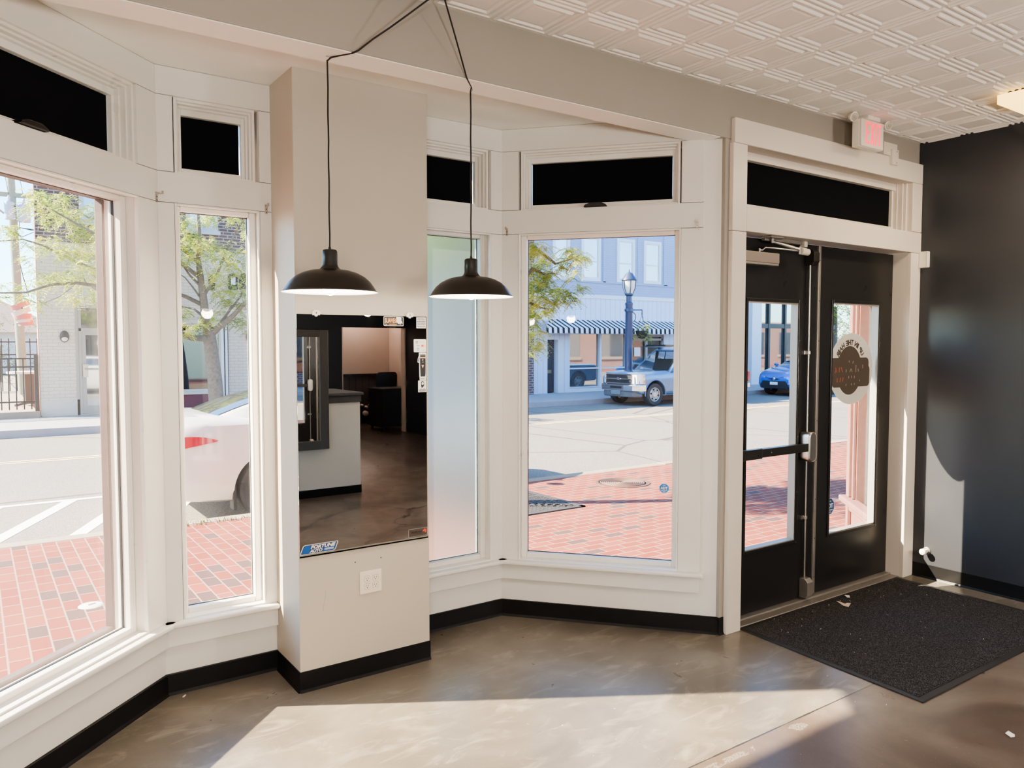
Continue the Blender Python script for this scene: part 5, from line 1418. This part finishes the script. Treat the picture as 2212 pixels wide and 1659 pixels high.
root = at(468, 880, TY); root.z = SW
br = [([root]+tp((467, 860), (464, 820), (458, 770), (453, 735), (450, 715)), .165, .125),
      (tp((453, 742), (440, 731), (415, 730), (385, 720), (345, 690), (300, 670), (230, 648), (205, 617), (165, 611), (110, 615), (55, 632), (-20, 633), dy=-1.0), .075, .014),
      (tp((450, 720), (444, 690), (440, 650), (434, 605), (428, 560), (430, 500), (426, 440)), .105, .03),
      (tp((456, 722), (475, 705), (497, 688), (520, 665), (545, 640), (570, 600), dy=-.6), .075, .02),
      (tp((440, 660), (400, 640), (330, 620), (250, 598), (165, 566), (95, 531), (50, 517), (-15, 522), dy=.4), .05, .010),
      (tp((432, 600), (380, 560), (310, 540), (230, 520), (160, 480), (110, 452), (70, 420), dy=-.5), .045, .008),
      (tp((430, 570), (350, 500), (260, 480), (190, 470), (145, 440), (130, 405), dy=.8), .035, .008),
      (tp((440, 640), (470, 590), (490, 540), (510, 500), (530, 470), dy=-.5), .035, .012),
      (tp((435, 620), (410, 595), (392, 570), (375, 545)), .03, .01), (tp((441, 655), (420, 625), (400, 600), (385, 590)), .025, .008), (tp((446, 690), (420, 668), (392, 662), (380, 660)), .03, .01),
      (tp((462, 715), (520, 640), (535, 600)), .03, .01), (tp((165, 611), (150, 625), (130, 640), (95, 655), (85, 652)), .012, .005), (tp((165, 566), (185, 610), (225, 640)), .015, .008), (tp((480, 700), (500, 660), (525, 655), (545, 690)), .02, .008)]
cs = []
pts = [(70, 445, 20), (88, 418, 16), (120, 440, 24), (100, 470, 18), (150, 465, 24), (135, 420, 14), (180, 470, 26), (205, 450, 22), (170, 510, 24), (210, 500, 24), (100, 525, 26), (130, 535, 24), (160, 550, 24), (200, 545, 24), (218, 580, 24), (180, 585, 22), (190, 615, 20), (110, 600, 18), (140, 600, 18), (75, 615, 16), (60, 560, 8), (20, 495, 14), (5, 492, 12), (38, 500, 8), (60, 640, 10), (35, 625, 12), (5, 615, 12), (0, 640, 12), (150, 640, 12), (205, 640, 14), (170, 645, 10), (80, 655, 10), (70, 580, 8), (225, 520, 20), (228, 610, 20), (60, 412, 8), (55, 525, 8),
       (260, 500, 40), (300, 560, 40), (350, 520, 40), (330, 620, 34), (290, 640, 28), (350, 450, 40),
       (395, 475, 18), (410, 500, 20), (430, 470, 22), (455, 465, 18), (400, 535, 24), (425, 520, 22), (450, 530, 24), (470, 550, 22), (430, 548, 20), (395, 560, 18), (485, 535, 18), (505, 560, 20), (525, 540, 14), (490, 575, 20), (520, 590, 18), (535, 560, 16), (470, 600, 20), (500, 620, 20), (460, 625, 18), (525, 630, 18), (480, 640, 22), (450, 585, 12), (500, 655, 18), (530, 655, 14), (390, 680, 14), (400, 670, 10), (420, 705, 14), (440, 695, 12), (470, 675, 14), (455, 685, 12), (490, 690, 14), (515, 680, 18), (525, 700, 16), (535, 715, 10), (405, 715, 10), (520, 470, 14), (500, 470, 12), (540, 500, 16), (395, 700, 8), (560, 560, 30), (580, 640, 30)]
for px, py, r in pts:
    p = at(px, py, TY+rng.uniform(-.9, .6)); cs.append((p.x, p.y, p.z, r*18.3/1671))
tree('street_tree', 'large honey locust tree across the road before the cream brick building', br, cs, [M['leaf'], M['leaf2']], M['bark'], 75, root, fl=.22, ll=.040, lw=.017, pairs=7)

NY = 6.3
b0 = Vector((GX, GY, SW)); top = Vector((GX+.02, GY+.05, 2.0))


def np_(*pts): return [at(px, py, NY) for px, py in pts]


br = [([b0, Vector((GX-.01, GY, .7)), Vector((GX+.01, GY+.03, 1.4)), top], .085, .062), ([top, top+Vector((.05, .1, .9)), top+Vector((-.1, .15, 2.2))], .06, .02),
      ([Vector((GX+.01, GY+.02, 1.5))]+np_((1138, 652), (1150, 656), (1166, 664), (1185, 668)), .022, .006), ([Vector((GX+.02, GY+.03, 1.7))]+np_((1150, 580), (1175, 592), (1205, 590)), .022, .005),
      ([top, Vector((GX+.4, GY+.1, 2.5))]+np_((1150, 530), (1200, 570), (1232, 560), (1250, 552)), .028, .004), ([top, top+Vector((-.8, .3, .7)), top+Vector((-1.4, .3, 1.1))], .035, .01), ([top+Vector((0, .1, .5)), top+Vector((.7, .5, 1.3)), top+Vector((1.0, .8, 1.9))], .03, .01), ([top+Vector((0, .1, .3)), top+Vector((-.3, -.5, 1.2))], .03, .01)]
cs = []
for px, py, r in [(1145, 545, 26), (1165, 535, 24), (1150, 580, 26), (1180, 560, 24), (1170, 600, 26), (1190, 590, 18), (1215, 575, 14), (1235, 560, 18), (1255, 550, 16), (1262, 558, 10), (1240, 535, 10), (1225, 540, 8), (1150, 620, 26), (1180, 625, 24), (1205, 630, 20), (1225, 632, 16), (1248, 620, 12), (1258, 622, 6), (1160, 650, 26), (1190, 650, 20), (1215, 650, 14), (1235, 645, 10), (1150, 680, 18), (1175, 672, 14), (1195, 668, 10), (1155, 700, 14), (1145, 720, 12), (1165, 715, 10), (1160, 735, 12), (1150, 750, 12), (1168, 742, 8), (1140, 765, 8), (1245, 585, 8), (1233, 600, 6)]:
    p = at(px, py, NY+rng.uniform(-.25, .25)); cs.append((p.x, p.y, p.z, r*7.3/1671*1.05))
for _ in range(9): cs.append((2.95+rng.uniform(-.55, .6), 6.75+rng.uniform(-.4, .4), 2.45+rng.uniform(-.3, .35), .26))
for _ in range(26):
    v = rng.normal(size=3); v /= np.linalg.norm(v); v *= rng.uniform(.4, 1)
    x, y, z = GX-.5+v[0]*1.35, GY+.45+v[1]*1.1, 3.5+v[2]*1.2
    if z > 2.6: cs.append((x, y, z, .30))
tree('street_tree', 'slender honey locust standing in the iron tree grate', br, cs, [M['leaf2'], M['leaf']], M['bark2'], 330, b0, fl=.12, ll=.022, lw=.007, pairs=9)
for (x, y, z, r, lb) in ((33, 21, 3.2, 2.0, 'leafy tree far along the street, glimpsed beside the oval sign'), (37, 24, 1.8, 1.6, 'dark bushy tree under the leafy one beside the oval sign')):
    cs = []
    for _ in range(26): v = rng.normal(size=3); v /= np.linalg.norm(v); v *= rng.uniform(.3, 1)*r; cs.append((x+v[0], y+v[1], z+v[2]*.8, .6))
    tree('street_tree', lb, [([(x, y, SW), (x, y, z)], .16, .08)], cs, [M['leaf'] if z > 2 else M['leaf3']], M['bark2'], 14, (x, y, SW), fl=.4, ll=.08, lw=.03, pairs=5)
for (x, y, z, r, lb) in ((-1.5, 34, .9, 1.1, 'brownish bush beyond the yard fence, by the pole'), (.9, 36, 1.4, 1.5, 'green bush beyond the yard fence, by the cream building'), (-4, 36, 1.2, 1.6, 'broad bush beyond the yard fence, at the frame edge')):
    cs = [(x+random.uniform(-1, 1)*r, y, max(.3, z+random.uniform(-.7, .7)*r), .5) for _ in range(12)]
    t = thing('bush', lb, 'bush', (x, y, 0), group='bushes behind the yard'); mb = MB(); leaves(mb, cs, 12, .4, .08, .03, 5); mb.build('foliage', M['leaf3'], t)
    mb = MB(); mb.tube([(x, y, 0), (x, y, z)], .05, 6); mb.build('stem', M['bark2'], t)
# ------------------------------------------------------------------ cars (local: x forward, y to the car's left, z up, origin on the ground)
def cinterp(tab, x):
    tab = np.array(tab); xs = tab[:, 0]
    # monotone-ish cubic through the stations
    i = int(np.clip(np.searchsorted(xs, x)-1, 0, len(xs)-2)); h = xs[i+1]-xs[i]; u = (x-xs[i])/h
    out = []
    for k in range(1, tab.shape[1]):
        y = tab[:, k]
        def sl(j):
            if j <= 0: return (y[1]-y[0])/(xs[1]-xs[0])
            if j >= len(xs)-1: return (y[-1]-y[-2])/(xs[-1]-xs[-2])
            a, b = (y[j]-y[j-1])/(xs[j]-xs[j-1]), (y[j+1]-y[j])/(xs[j+1]-xs[j])
            return 0 if a*b <= 0 else 2*a*b/(a+b)
        m0, m1 = sl(i), sl(i+1)
        out.append((2*u**3-3*u*u+1)*y[i]+(u**3-2*u*u+u)*h*m0+(3*u*u-2*u**3)*y[i+1]+(u**3-u*u)*h*m1)
    return out


def loft_body(st, prof, n=60):
    "closed shell: st rows x,w,zb,zs,zd ; prof(half) -> [(y,z)] from bottom centre to top centre"
    xs = np.linspace(st[0][0], st[-1][0], n); ring = []
    for x in xs:
        w, zb, zs, zd = cinterp(st, x); h = prof(w, zb, zs, zd)
        ring.append([(x, y, z) for y, z in h]+[(x, -y, z) for y, z in h[-2:0:-1]])
    m = len(ring[0]); vs = [p for r in ring for p in r]; fs = []
    for i in range(n-1):
        for k in range(m): fs.append((i*m+k, (i+1)*m+k, (i+1)*m+(k+1) % m, i*m+(k+1) % m))
    fs.append(tuple(range(m))); fs.append(tuple((n-1)*m+k for k in range(m-1, -1, -1)))
    return vs, fs


def cut(o, cyl):
    "cut round wheel wells (x,z,r,y0,y1) out of a mesh and bake the result"
    cutters = []
    for x, z, r, y0, y1 in cyl:
        mb = MB(); mb.tube([(x, y0, z), (x, y1, z)], r, 40); c = mb.build('cutter', []); c.parent = o.parent; cutters.append(c)
        b = o.modifiers.new('b', 'BOOLEAN'); b.object = c; b.operation = 'DIFFERENCE'; b.solver = 'EXACT'
    bpy.context.view_layer.update(); dg = bpy.context.evaluated_depsgraph_get()
    me = bpy.data.meshes.new_from_object(o.evaluated_get(dg)); o.modifiers.clear(); o.data = me
    for c in cutters: bpy.data.objects.remove(c)
    me.polygons.foreach_set('use_smooth', [True]*len(me.polygons)); me.set_sharp_from_angle(angle=R_(28))


def wheel(t, x, y, r, w, out, style):
    "tyre, rim; out = -1 or +1 gives the outer side"
    T = Matrix.Translation((x, y, r)); mb = MB(T); h = w/2
    mb.lathe([(r*.62, -h*.8), (r*.9, -h), (r*.975, -h*.85), (r, -h*.55), (r, h*.55), (r*.975, h*.85), (r*.9, h), (r*.62, h*.8), (r*.60, 0), (r*.62, -h*.8)], seg=48, axis='y')
    tw = mb.build('wheel', M['tire'], t, smooth=40, local=True)
    mb = MB(T); o = out*h
    f = [(r*.62, o*.82), (r*.60, o*.88), (r*.56, o*.80), (r*.54, o*.25), (0, o*.25)]
    mb.lathe(f, seg=40, axis='y')
    if style == 'spoke':
        for k in range(10):
            a = 2*PI*k/10+.1; ca, sa = math.cos(a), math.sin(a)
            for dw in (-.012,): 
                p0, p1 = (.05*ca, o*.62, .05*sa), (r*.57*ca, o*.80, r*.57*sa); mb.tube([p0, p1], [.020, .015], 6)
        mb.lathe([(.055, o*.4), (.05, o*.72), (0, o*.74)], seg=20, axis='y')
    else:
        mb.lathe([(r*.54, o*.55), (r*.42, o*.75), (r*.30, o*.62), (r*.22, o*.9), (0, o*.92)], seg=40, axis='y')
        for k in range(8):
            a = 2*PI*k/8; mb.ball((r*.30*math.cos(a), o*.8, r*.30*math.sin(a)), .016, seg=8, rings=6)
        for k in range(6):
            a = 2*PI*k/6+.2; mb.ball((r*.455*math.cos(a), o*.80, r*.455*math.sin(a)), .034, .006, .022, seg=10, rings=6, mi=1)
    rm = mb.build('rim', [M['silver'], M['dark_well']], tw, smooth=40, local=True)
    return tw


SED = [(-2.0, .50, .38, .66, .74), (-1.98, .60, .32, .74, .88), (-1.93, .68, .26, .84, .985), (-1.82, .735, .22, .895, 1.005), (-1.6, .785, .20, .925, 1.00), (-1.1, .80, .18, .925, .97), (0, .80, .17, .91, .95), (.8, .80, .17, .885, .935), (1.2, .79, .18, .845, .90), (1.55, .77, .20, .78, .835), (1.8, .715, .22, .69, .75), (1.93, .63, .26, .61, .67), (2.0, .50, .32, .53, .58)]


def sprof(w, zb, zs, zd):
    return [(0, zb), (.84*w, zb), (.93*w, zb+.025), (.975*w, zb+.10), (w, zb+.30*(zs-zb)), (w*.995, zb+.62*(zs-zb)), (.985*w, zb+.84*(zs-zb)), (.955*w, zs-.012), (.92*w, zs+.25*(zd-zs)), (.80*w, zd-.010), (.45*w, zd), (0, zd+.006)]


def side_y(x, z):
    w, zb, zs, zd = cinterp(SED, x); pr = sprof(w, zb, zs, zd)[2:10]
    ys = [p[0] for p in pr]; zs_ = [p[1] for p in pr]; return float(np.interp(z, zs_, ys))


GH = [(-1.66, .955, .62, .56), (-1.45, 1.045, .62, .55), (-1.1, 1.155, .63, .53), (-.7, 1.235, .64, .53), (-.2, 1.265, .65, .54), (.2, 1.245, .65, .54), (.55, 1.155, .66, .54), (.9, 1.015, .67, .56), (1.1, .915, .67, .58)]


def gh_pt(x, s):
    "s 0..1 up the side glass, 1..2 across the roof half"
    zr, wb, wt = cinterp(GH, x); zb = .90; zt = max(zr-.045, zb+.002)
    if s <= 1: return (x, wb+.085*(1-s)*0+(.735-wb)*(1-s)+(wt-wb)*s, zb+(zt-zb)*s)
    u = s-1; return (x, wt*(1-u), zt+(zr-zt)*math.sin(u*PI/2)**.7)


def sedan(name, label, paint, loc, rz, sc, style, group=None):
    t = thing(name, label, 'car', loc, rz); t.scale = (sc, sc, sc)
    vs, fs = loft_body(SED, sprof, 70); mb = MB(); mb.add(vs, fs); body = mb.build('body', paint, t, local=True)
    WX = (-1.10, 1.22); r = .29
    cut(body, [(x, r+.01, r+.045, s*.50, s*1.0) for x in WX for s in (-1, 1)])
    mb = MB(); mb.box(-1.5, 1.6, -.52, .52, .22, .7); mb.build('wheel_well', M['dark_well'], t, local=True)
    # cabin
    xs = np.linspace(-1.66, 1.1, 48); ss = [0, .1, .25, .5, .75, .92, 1, 1.1, 1.3, 1.6, 2]
    ring = []
    for x in xs:
        h = [gh_pt(x, s) for s in ss]; ring.append([(a, -b, c) for a, b, c in h]+h[-2::-1])
    m = len(ring[0]); mb = MB(); mb.add([p for q in ring for p in q], [(i*m+k, i*m+k+1, (i+1)*m+k+1, (i+1)*m+k) for i in range(47) for k in range(m-1)])
    mb.build('cabin', paint, t, local=True, smooth=50)

    def patch(nm, x0, x1, s0, s1, mat, sides=(-1, 1), off=.006, edge=None):
        mb = MB(); nx_, ns = 16, 8
        for sd in sides:
            g = []
            for i in range(nx_+1):
                for j in range(ns+1):
                    s = s0+(s1-s0)*j/ns; a0, a1 = (x0, x1) if edge is None else edge(s)
                    x = a0+(a1-a0)*i/nx_; p = gh_pt(x, s); o = off
                    g.append((p[0], sd*(p[1]+(o if s <= 1 else 0)), p[2]+(o if s > 1 else .001)))
            mb.add(g, [(i*(ns+1)+j, i*(ns+1)+j+1, (i+1)*(ns+1)+j+1, (i+1)*(ns+1)+j) for i in range(nx_) for j in range(ns)])
        return mb.build(nm, mat, t, local=True, smooth=60)

    patch('rear_window', -1.60, -.82, 1.06, 2.0, M['carglass'], off=.007)
    patch('windshield', .42, 1.02, 1.06, 2.0, M['carglass'], off=.007)
    patch('side_window', -1.20, -.55, .18, .86, M['carglass'], edge=lambda s: (-1.30+.25*s, -.52))
    patch('side_window', -.50, .25, .16, .88, M['carglass']); patch('side_window', .30, .8, .16, .86, M['carglass'], edge=lambda s: (.30, .92-.42*s))
    # tail lamps wrapping the quarter
    for sd in (-1, 1):
        mb = MB(); n = 14; up = []; lo = []
        for i in range(n+1):
            x = -1.965+.39*i/n; u = i/n
            zu = .815+.012*math.sin(u*PI)-.03*u**4; zl = .700+.075*u+.0*u
            up.append((x, sd*(side_y(x, min(zu, cinterp(SED, x)[2]-.02))+.007), zu)); lo.append((x, sd*(side_y(x, zl)+.009), zl))
        mb.add(up+lo, [(i, i+1, n+2+i, n+1+i) for i in range(n)])
        y0 = up[0][1]; mb.add([up[0], lo[0], (-2.01, sd*.28, .70), (-2.015, sd*.26, .80)], [(0, 1, 2, 3)])
        mb.build('tail_lamp', M['tail'], t, local=True, smooth=60)
        mb = MB(); pts = [(1.99, sd*.36, .60), (1.93, sd*.55, .64), (1.80, sd*(side_y(1.80, .66)+.004), .675), (1.58, sd*(side_y(1.58, .72)+.006), .74), (1.72, sd*(side_y(1.72, .63)+.008), .64), (1.90, sd*.60, .575), (2.0, sd*.37, .55)]
        mb.add(pts, [(0, 1, 5, 6), (1, 2, 4, 5), (2, 3, 4)]); mb.build('headlamp', M['head'], t, local=True)
        mb = MB(); mb.box(-1.445, -1.415, sd*.64, sd*.775, .12, .36); mb.build('mud_flap', M['rubber'], t, local=True, bevel=.006)
        mb = MB(); mb.ball((.72, sd*.86, .97), .06, .09, .05, 14, 8); mb.build('side_mirror', paint, t, local=True, smooth=60)
        for dx in (-.52, .30): mb = MB(); mb.box(dx-.10, dx+.06, sd*(side_y(dx, .8)), sd*(side_y(dx, .8)+.02), .79, .815); mb.build('door_handle', paint, t, local=True, bevel=.004)
        for x in WX: wheel(t, x, sd*.685, r, .20, sd, 'spoke')
    mb = MB()
    for sd in (-1, 1):
        for k in (-1.27, -.53, .28, 1.03): mb.box(k-.003, k+.003, sd*.70, sd*(side_y(k, .6)+.0025), .3, .9)
    mb.build('door_seam', M['grey_pl'], t, local=True)
    mb = MB(); mb.add([(2.004, -.42, .48), (2.004, .42, .48), (2.01, .52, .36), (2.0, .48, .26), (2.0, -.48, .26), (2.01, -.52, .36)], [(5, 4, 3, 2, 1, 0)]); mb.box(1.88, 2.006, -.50, .50, .25, .40); mb.build('lower_grille', M['grille'], t, local=True)
    mb = MB(); mb.add([(1.995, -.34, .575), (2.012, 0, .50), (1.995, .34, .575), (1.99, .34, .605), (2.0, 0, .575), (1.99, -.34, .605)], [(0, 1, 4, 5), (1, 2, 3, 4)]); mb.build('upper_grille', M['grille'], t, local=True)
    mb = MB(); mb.lathe([(0, .012), (.03, .012), (.045, .006), (.05, 0)][::-1], (2.006, 0, .545), 24, axis='x'); mb.build('emblem', M['chrome'], t, local=True, smooth=40)
    mb = MB(); mb.box(2.008, 2.022, -.14, .14, .36, .45); mb.build('number_plate', M['plate'], t, local=True)
    mb = MB(); mb.box(-2.015, -2.0, -.14, .14, .52, .61); mb.build('number_plate', M['plate'], t, local=True)
    return t


sedan('white_sedan', 'white sedan parked at the near curb, red tail lamp showing', M['w_paint'], (3.40, 8.10, RD), 0, 1.0, 'spoke')
sedan('blue_sedan', 'bright blue sedan parked far along facing this way, seen through the door glass', M['b_paint'], (21.0+1.95, 15.42, RD), PI, 1.0, 'spoke')

# pickup
TR = [(-2.25, .68, .38, .84, .90), (-2.2, .74, .32, .88, .92), (-1.0, .76, .30, .89, .92), (.9, .76, .29, .89, .93), (1.3, .76, .29, .87, .945), (1.8, .755, .30, .86, .925), (2.1, .74, .32, .84, .90), (2.2, .70, .36, .82, .87), (2.25, .64, .40, .78, .83)]


def tprof(w, zb, zs, zd):
    return [(0, zb), (.90*w, zb), (.96*w, zb+.03), (.985*w, zb+.10), (w, zb+.30*(zs-zb)), (w, zb+.60*(zs-zb)), (.99*w, zs-.05), (.96*w, zs), (.86*w, zd-.012), (.5*w, zd), (0, zd+.012)]


t = thing('pickup_truck', 'steel blue pickup truck with chrome bumper and roof rack across the road', 'truck', (14.35+2.25, 15.50, RD), PI)
vs, fs = loft_body(TR, tprof, 60); mb = MB(); mb.add(vs, fs); body = mb.build('body', M['t_paint'], t, local=True)
cut(body, [(x, .31, .385, s*.42, s*1.0) for x in (1.62, -1.35) for s in (-1, 1)])
mb = MB(); mb.box(-1.9, 2.0, -.46, .46, .28, .75); mb.build('wheel_well', M['dark_well'], t, local=True)
for sd in (-1, 1):
    for x in (1.62, -1.35): wheel(t, x, sd*.645, .305, .20, sd, 'steel')
    mb = MB(); mb.tube([(1.62+.385*math.cos(a), sd*.755, .31+.385*math.sin(a)) for a in np.linspace(-.1, PI+.1, 22)], .016, 6); mb.build('fender_lip', M['t_paint'], t, local=True, smooth=60)
# cab: sloped windshield, painted roof and pillars
def cab(x0, x1, z): pass
B = [(-.95, .72), (.95, .72)]
bx = [(-.85, .90, .71), (1.02, .90, .71)]; tx = [(-.72, 1.50, .56), (.32, 1.51, .56)]
mb = MB()
v = [(-.85, -.72, .90), (1.05, -.72, .90), (1.05, .72, .90), (-.85, .72, .90), (-.70, -.57, 1.49), (.34, -.57, 1.49), (.34, .57, 1.49), (-.70, .57, 1.49), (-.62, -.46, 1.525), (.24, -.46, 1.525), (.24, .46, 1.525), (-.62, .46, 1.525)]
mb.add(v, [(0, 1, 5, 4), (1, 2, 6, 5), (2, 3, 7, 6), (3, 0, 4, 7), (4, 5, 9, 8), (5, 6, 10, 9), (6, 7, 11, 10), (7, 4, 8, 11), (8, 9, 10, 11)]); mb.build('cabin', M['t_paint'], t, local=True, bevel=.02)


def lerp4(a, b, c, d, u, v): return (Vector(a).lerp(Vector(b), u)).lerp(Vector(d).lerp(Vector(c), u), v)


def cpatch(nm, q, u0, u1, v0, v1, out, mat):
    P = [lerp4(*q, u, v)+Vector(out)*.008 for u, v in ((u0, v0), (u1, v0), (u1, v1), (u0, v1))]; mb = MB(); mb.add(P, [(0, 1, 2, 3)]); return mb.build(nm, mat, t, local=True)


cpatch('windshield', (v[1], v[2], v[6], v[5]), .07, .93, .05, .93, (.65, 0, .75), M['carglass'])
for sd, q in ((-1, (v[0], v[1], v[5], v[4])), (1, (v[3], v[2], v[6], v[7]))):
    cpatch('side_window', q, .52, .86, .12, .88, (0, sd, .25), M['carglass']); cpatch('side_window', q, .10, .47, .12, .88, (0, sd, .25), M['carglass'])
    mb = MB(); mb.box(.76, .84, sd*.77, sd*.90, .95, 1.07); mb.build('side_mirror', M['black_pl'], t, local=True, bevel=.02)
    mb = MB(); mb.box(-2.29, -2.21, sd*.60, sd*.755, .56, .86); mb.build('tail_lamp', M['tail'], t, local=True, bevel=.01)
    # headlamp: white block wrapping the corner with amber end
    mb = MB(); mb.add([(2.262, sd*.52, .60), (2.262, sd*.52, .84), (2.235, sd*.67, .845), (2.235, sd*.67, .60), (2.02, sd*.755, .845), (2.02, sd*.765, .60), (2.15, sd*.725, .85), (2.15, sd*.73, .60)], [(0, 1, 2, 3), (3, 2, 6, 7), (7, 6, 4, 5)]); hl = mb.build('headlamp', M['head'], t, local=True)
    mb = MB(); mb.add([(2.075, sd*.752, .83), (2.025, sd*.762, .83), (2.025, sd*.772, .77), (2.075, sd*.762, .77), (2.075, sd*.763, .69), (2.025, sd*.772, .69), (2.025, sd*.775, .62), (2.075, sd*.766, .62)], [(0, 1, 2, 3), (4, 5, 6, 7)]); mb.build('amber_marker', M['amber'], hl, local=True)
for k, z in enumerate((.615, .735)):
    mb = MB(); mb.box(2.235, 2.262, -.50, .50, z, z+.095); mb.build('grille', M['grille'], t, local=True)
mb = MB(); mb.frame(-.53, .53, .585, .86, .03, 2.24, 2.275); mb.v = [(y, x, z) for x, y, z in mb.v]; mb.f = [f[::-1] for f in mb.f]; mb.box(2.24, 2.283, -.51, .51, .708, .738); mb.build('grille_surround', M['chrome'], t, local=True, bevel=.006)
mb = MB(face_frame((2.286, 0, .723), (0, 1, 0), (0, 0, 1))); mb.prism([(-.10, -.012), (-.045, -.012), (-.035, -.038), (.045, -.038), (.045, -.012), (.10, -.012), (.095, .012), (.045, .012), (.035, .038), (-.045, .038), (-.045, .012), (-.095, .012)], -.01, .010); mb.build('emblem', M['chrome'], t, local=True, bevel=.003)
mb = MB(); mb.prism([(2.0, -.79), (2.2, -.76), (2.33, -.60), (2.37, -.3), (2.37, .3), (2.33, .60), (2.2, .76), (2.0, .79), (2.0, .5), (2.0, -.5)], .40, .575); bp_ = mb.build('front_bumper', M['chrome'], t, local=True, bevel=.02)
mb = MB(); mb.box(2.355, 2.376, -.22, .22, .47, .53); mb.build('bumper_slot', M['grille'], bp_, local=True)
mb = MB(); mb.prism([(2.05, -.70), (2.28, -.58), (2.345, -.3), (2.345, .3), (2.28, .58), (2.05, .70)], .24, .405); mb.build('air_dam', pm('grey_air_dam', (.12, .12, .13), .5), t, local=True, bevel=.03)
mb = MB(); mb.box(2.34, 2.38, -.17, .17, .30, .42); mb.build('plate_holder', pm('slate_plate_holder', (.16, .18, .22), .5), t, local=True, bevel=.01)
mb = MB(); mb.box(-2.36, -2.24, -.72, .72, .36, .50); mb.build('rear_bumper', M['chrome'], t, local=True, bevel=.02)
mb = MB(); mb.box(-.9, .62, -.60, -.50, 1.60, 1.63); mb.box(-.9, .62, .50, .60, 1.60, 1.63)
for x in (-.6, -.1, .35, .62): mb.box(x-.03, x+.03, -.6, .6, 1.61, 1.64)
for x in (-.5, .2): mb.box(x-.02, x+.02, -.55, -.50, 1.5, 1.61); mb.box(x-.02, x+.02, .50, .55, 1.5, 1.61)
mb.add([(.62, -.6, 1.61), (.95, -.6, 1.565), (.95, .6, 1.565), (.62, .6, 1.61)], [(0, 1, 2, 3)]); mb.build('roof_rack', M['blk_metal'], t, local=True)
mb = MB(); mb.box(.83, .836, -.762, -.60, .34, .90); mb.box(-.02, -.014, -.765, -.6, .34, .90); mb.build('door_seam', M['dark_well'], t, local=True)
# ------------------------------------------------------------------ light
SUN = Vector((.7125, -.4306, -.555)).normalized()
li = bpy.data.lights.new('sun', 'SUN'); li.energy = 11; li.angle = R_(.6); li.color = (1, .84, .60)
so = bpy.data.objects.new('sun', li); COL.objects.link(so); so.rotation_euler = SUN.to_track_quat('-Z', 'Y').to_euler(); so.location = (-8, 12, 12)
w = bpy.data.worlds.new('sky'); bpy.context.scene.world = w; w.use_nodes = True; nt = w.node_tree; nt.nodes.clear()
sky = nt.nodes.new('ShaderNodeTexSky'); sky.sky_type = 'NISHITA'; sky.sun_disc = False; sky.sun_elevation = R_(33.7); sky.sun_rotation = R_(-58.3); sky.air_density = 1.0; sky.dust_density = .6; sky.ozone_density = 1.2
bg = nt.nodes.new('ShaderNodeBackground'); bg.inputs[1].default_value = SKY_STR = .26
ow = nt.nodes.new('ShaderNodeOutputWorld'); tint = nt.nodes.new('ShaderNodeMix'); tint.data_type = 'RGBA'; tint.blend_type = 'MULTIPLY'; tint.inputs[0].default_value = 1; tint.inputs[7].default_value = (.58, .86, 1.06, 1); nt.links.new(sky.outputs[0], tint.inputs[6]); nt.links.new(tint.outputs[2], bg.inputs[0]); nt.links.new(bg.outputs[0], ow.inputs[0])


def area(name, loc, size, e, col, rot=(0, 0, 0)):
    l = bpy.data.lights.new(name, 'AREA'); l.shape = 'RECTANGLE'; l.size, l.size_y = size; l.energy = e; l.color = col
    o = bpy.data.objects.new(name, l); COL.objects.link(o); o.location = loc; o.rotation_euler = rot; return o


# unseen globes on stands, added behind the camera to brighten the room
for i, (x, y, z) in enumerate(((-1.0, -1.25, 1.45), (1.0, -1.0, 1.45), (4.62, -.75, 1.45))):
    t = thing('added_fill_globe', ('added fill globe on a stand behind the camera by the greige wall', 'added fill globe on a stand beside the service counter', 'added fill globe on a stand by the charcoal wall')[i], 'fill light', (x, y, 0), group='added fill globes')
    mb = MB(); mb.ball((x, y, z), .17, seg=28, rings=18); mb.build('globe', M['globe'], t, smooth=180)
    mb = MB(); mb.tube([(x, y, .02), (x, y, z-.13)], .012, 10); mb.tube([(x, y, z-.18), (x, y, z-.14)], .05, 16); mb.build('pole', M['black_pl'], t)
    mb = MB(); mb.tube([(x, y, 0), (x, y, .02)], .15, 32); mb.build('base', M['black_pl'], t)
area('flush_fixture_light', (4.47, 1.675, 2.68), (.26, .26), 5, (1, .82, .55))
l = bpy.data.lights.new('back_room_light', 'POINT'); l.energy = 14; l.color = (1, .80, .68); l.shadow_soft_size = .1
o = bpy.data.objects.new('back_room_light', l); COL.objects.link(o); o.location = (5.75, -6.75, 2.3)

sc = bpy.context.scene
sc.view_settings.view_transform = 'AgX'; sc.view_settings.look = 'AgX - Medium High Contrast'; sc.view_settings.exposure = 1.9; sc.view_settings.gamma = 1.0
cy = sc.cycles
cy.use_denoising = True; cy.use_adaptive_sampling = True; cy.adaptive_threshold = .05; cy.adaptive_min_samples = 24; cy.max_bounces = 8; cy.diffuse_bounces = 4; cy.glossy_bounces = 5; cy.transmission_bounces = 8; cy.transparent_max_bounces = 16
cy.sample_clamp_indirect = 8; cy.caustics_reflective = False; cy.caustics_refractive = False
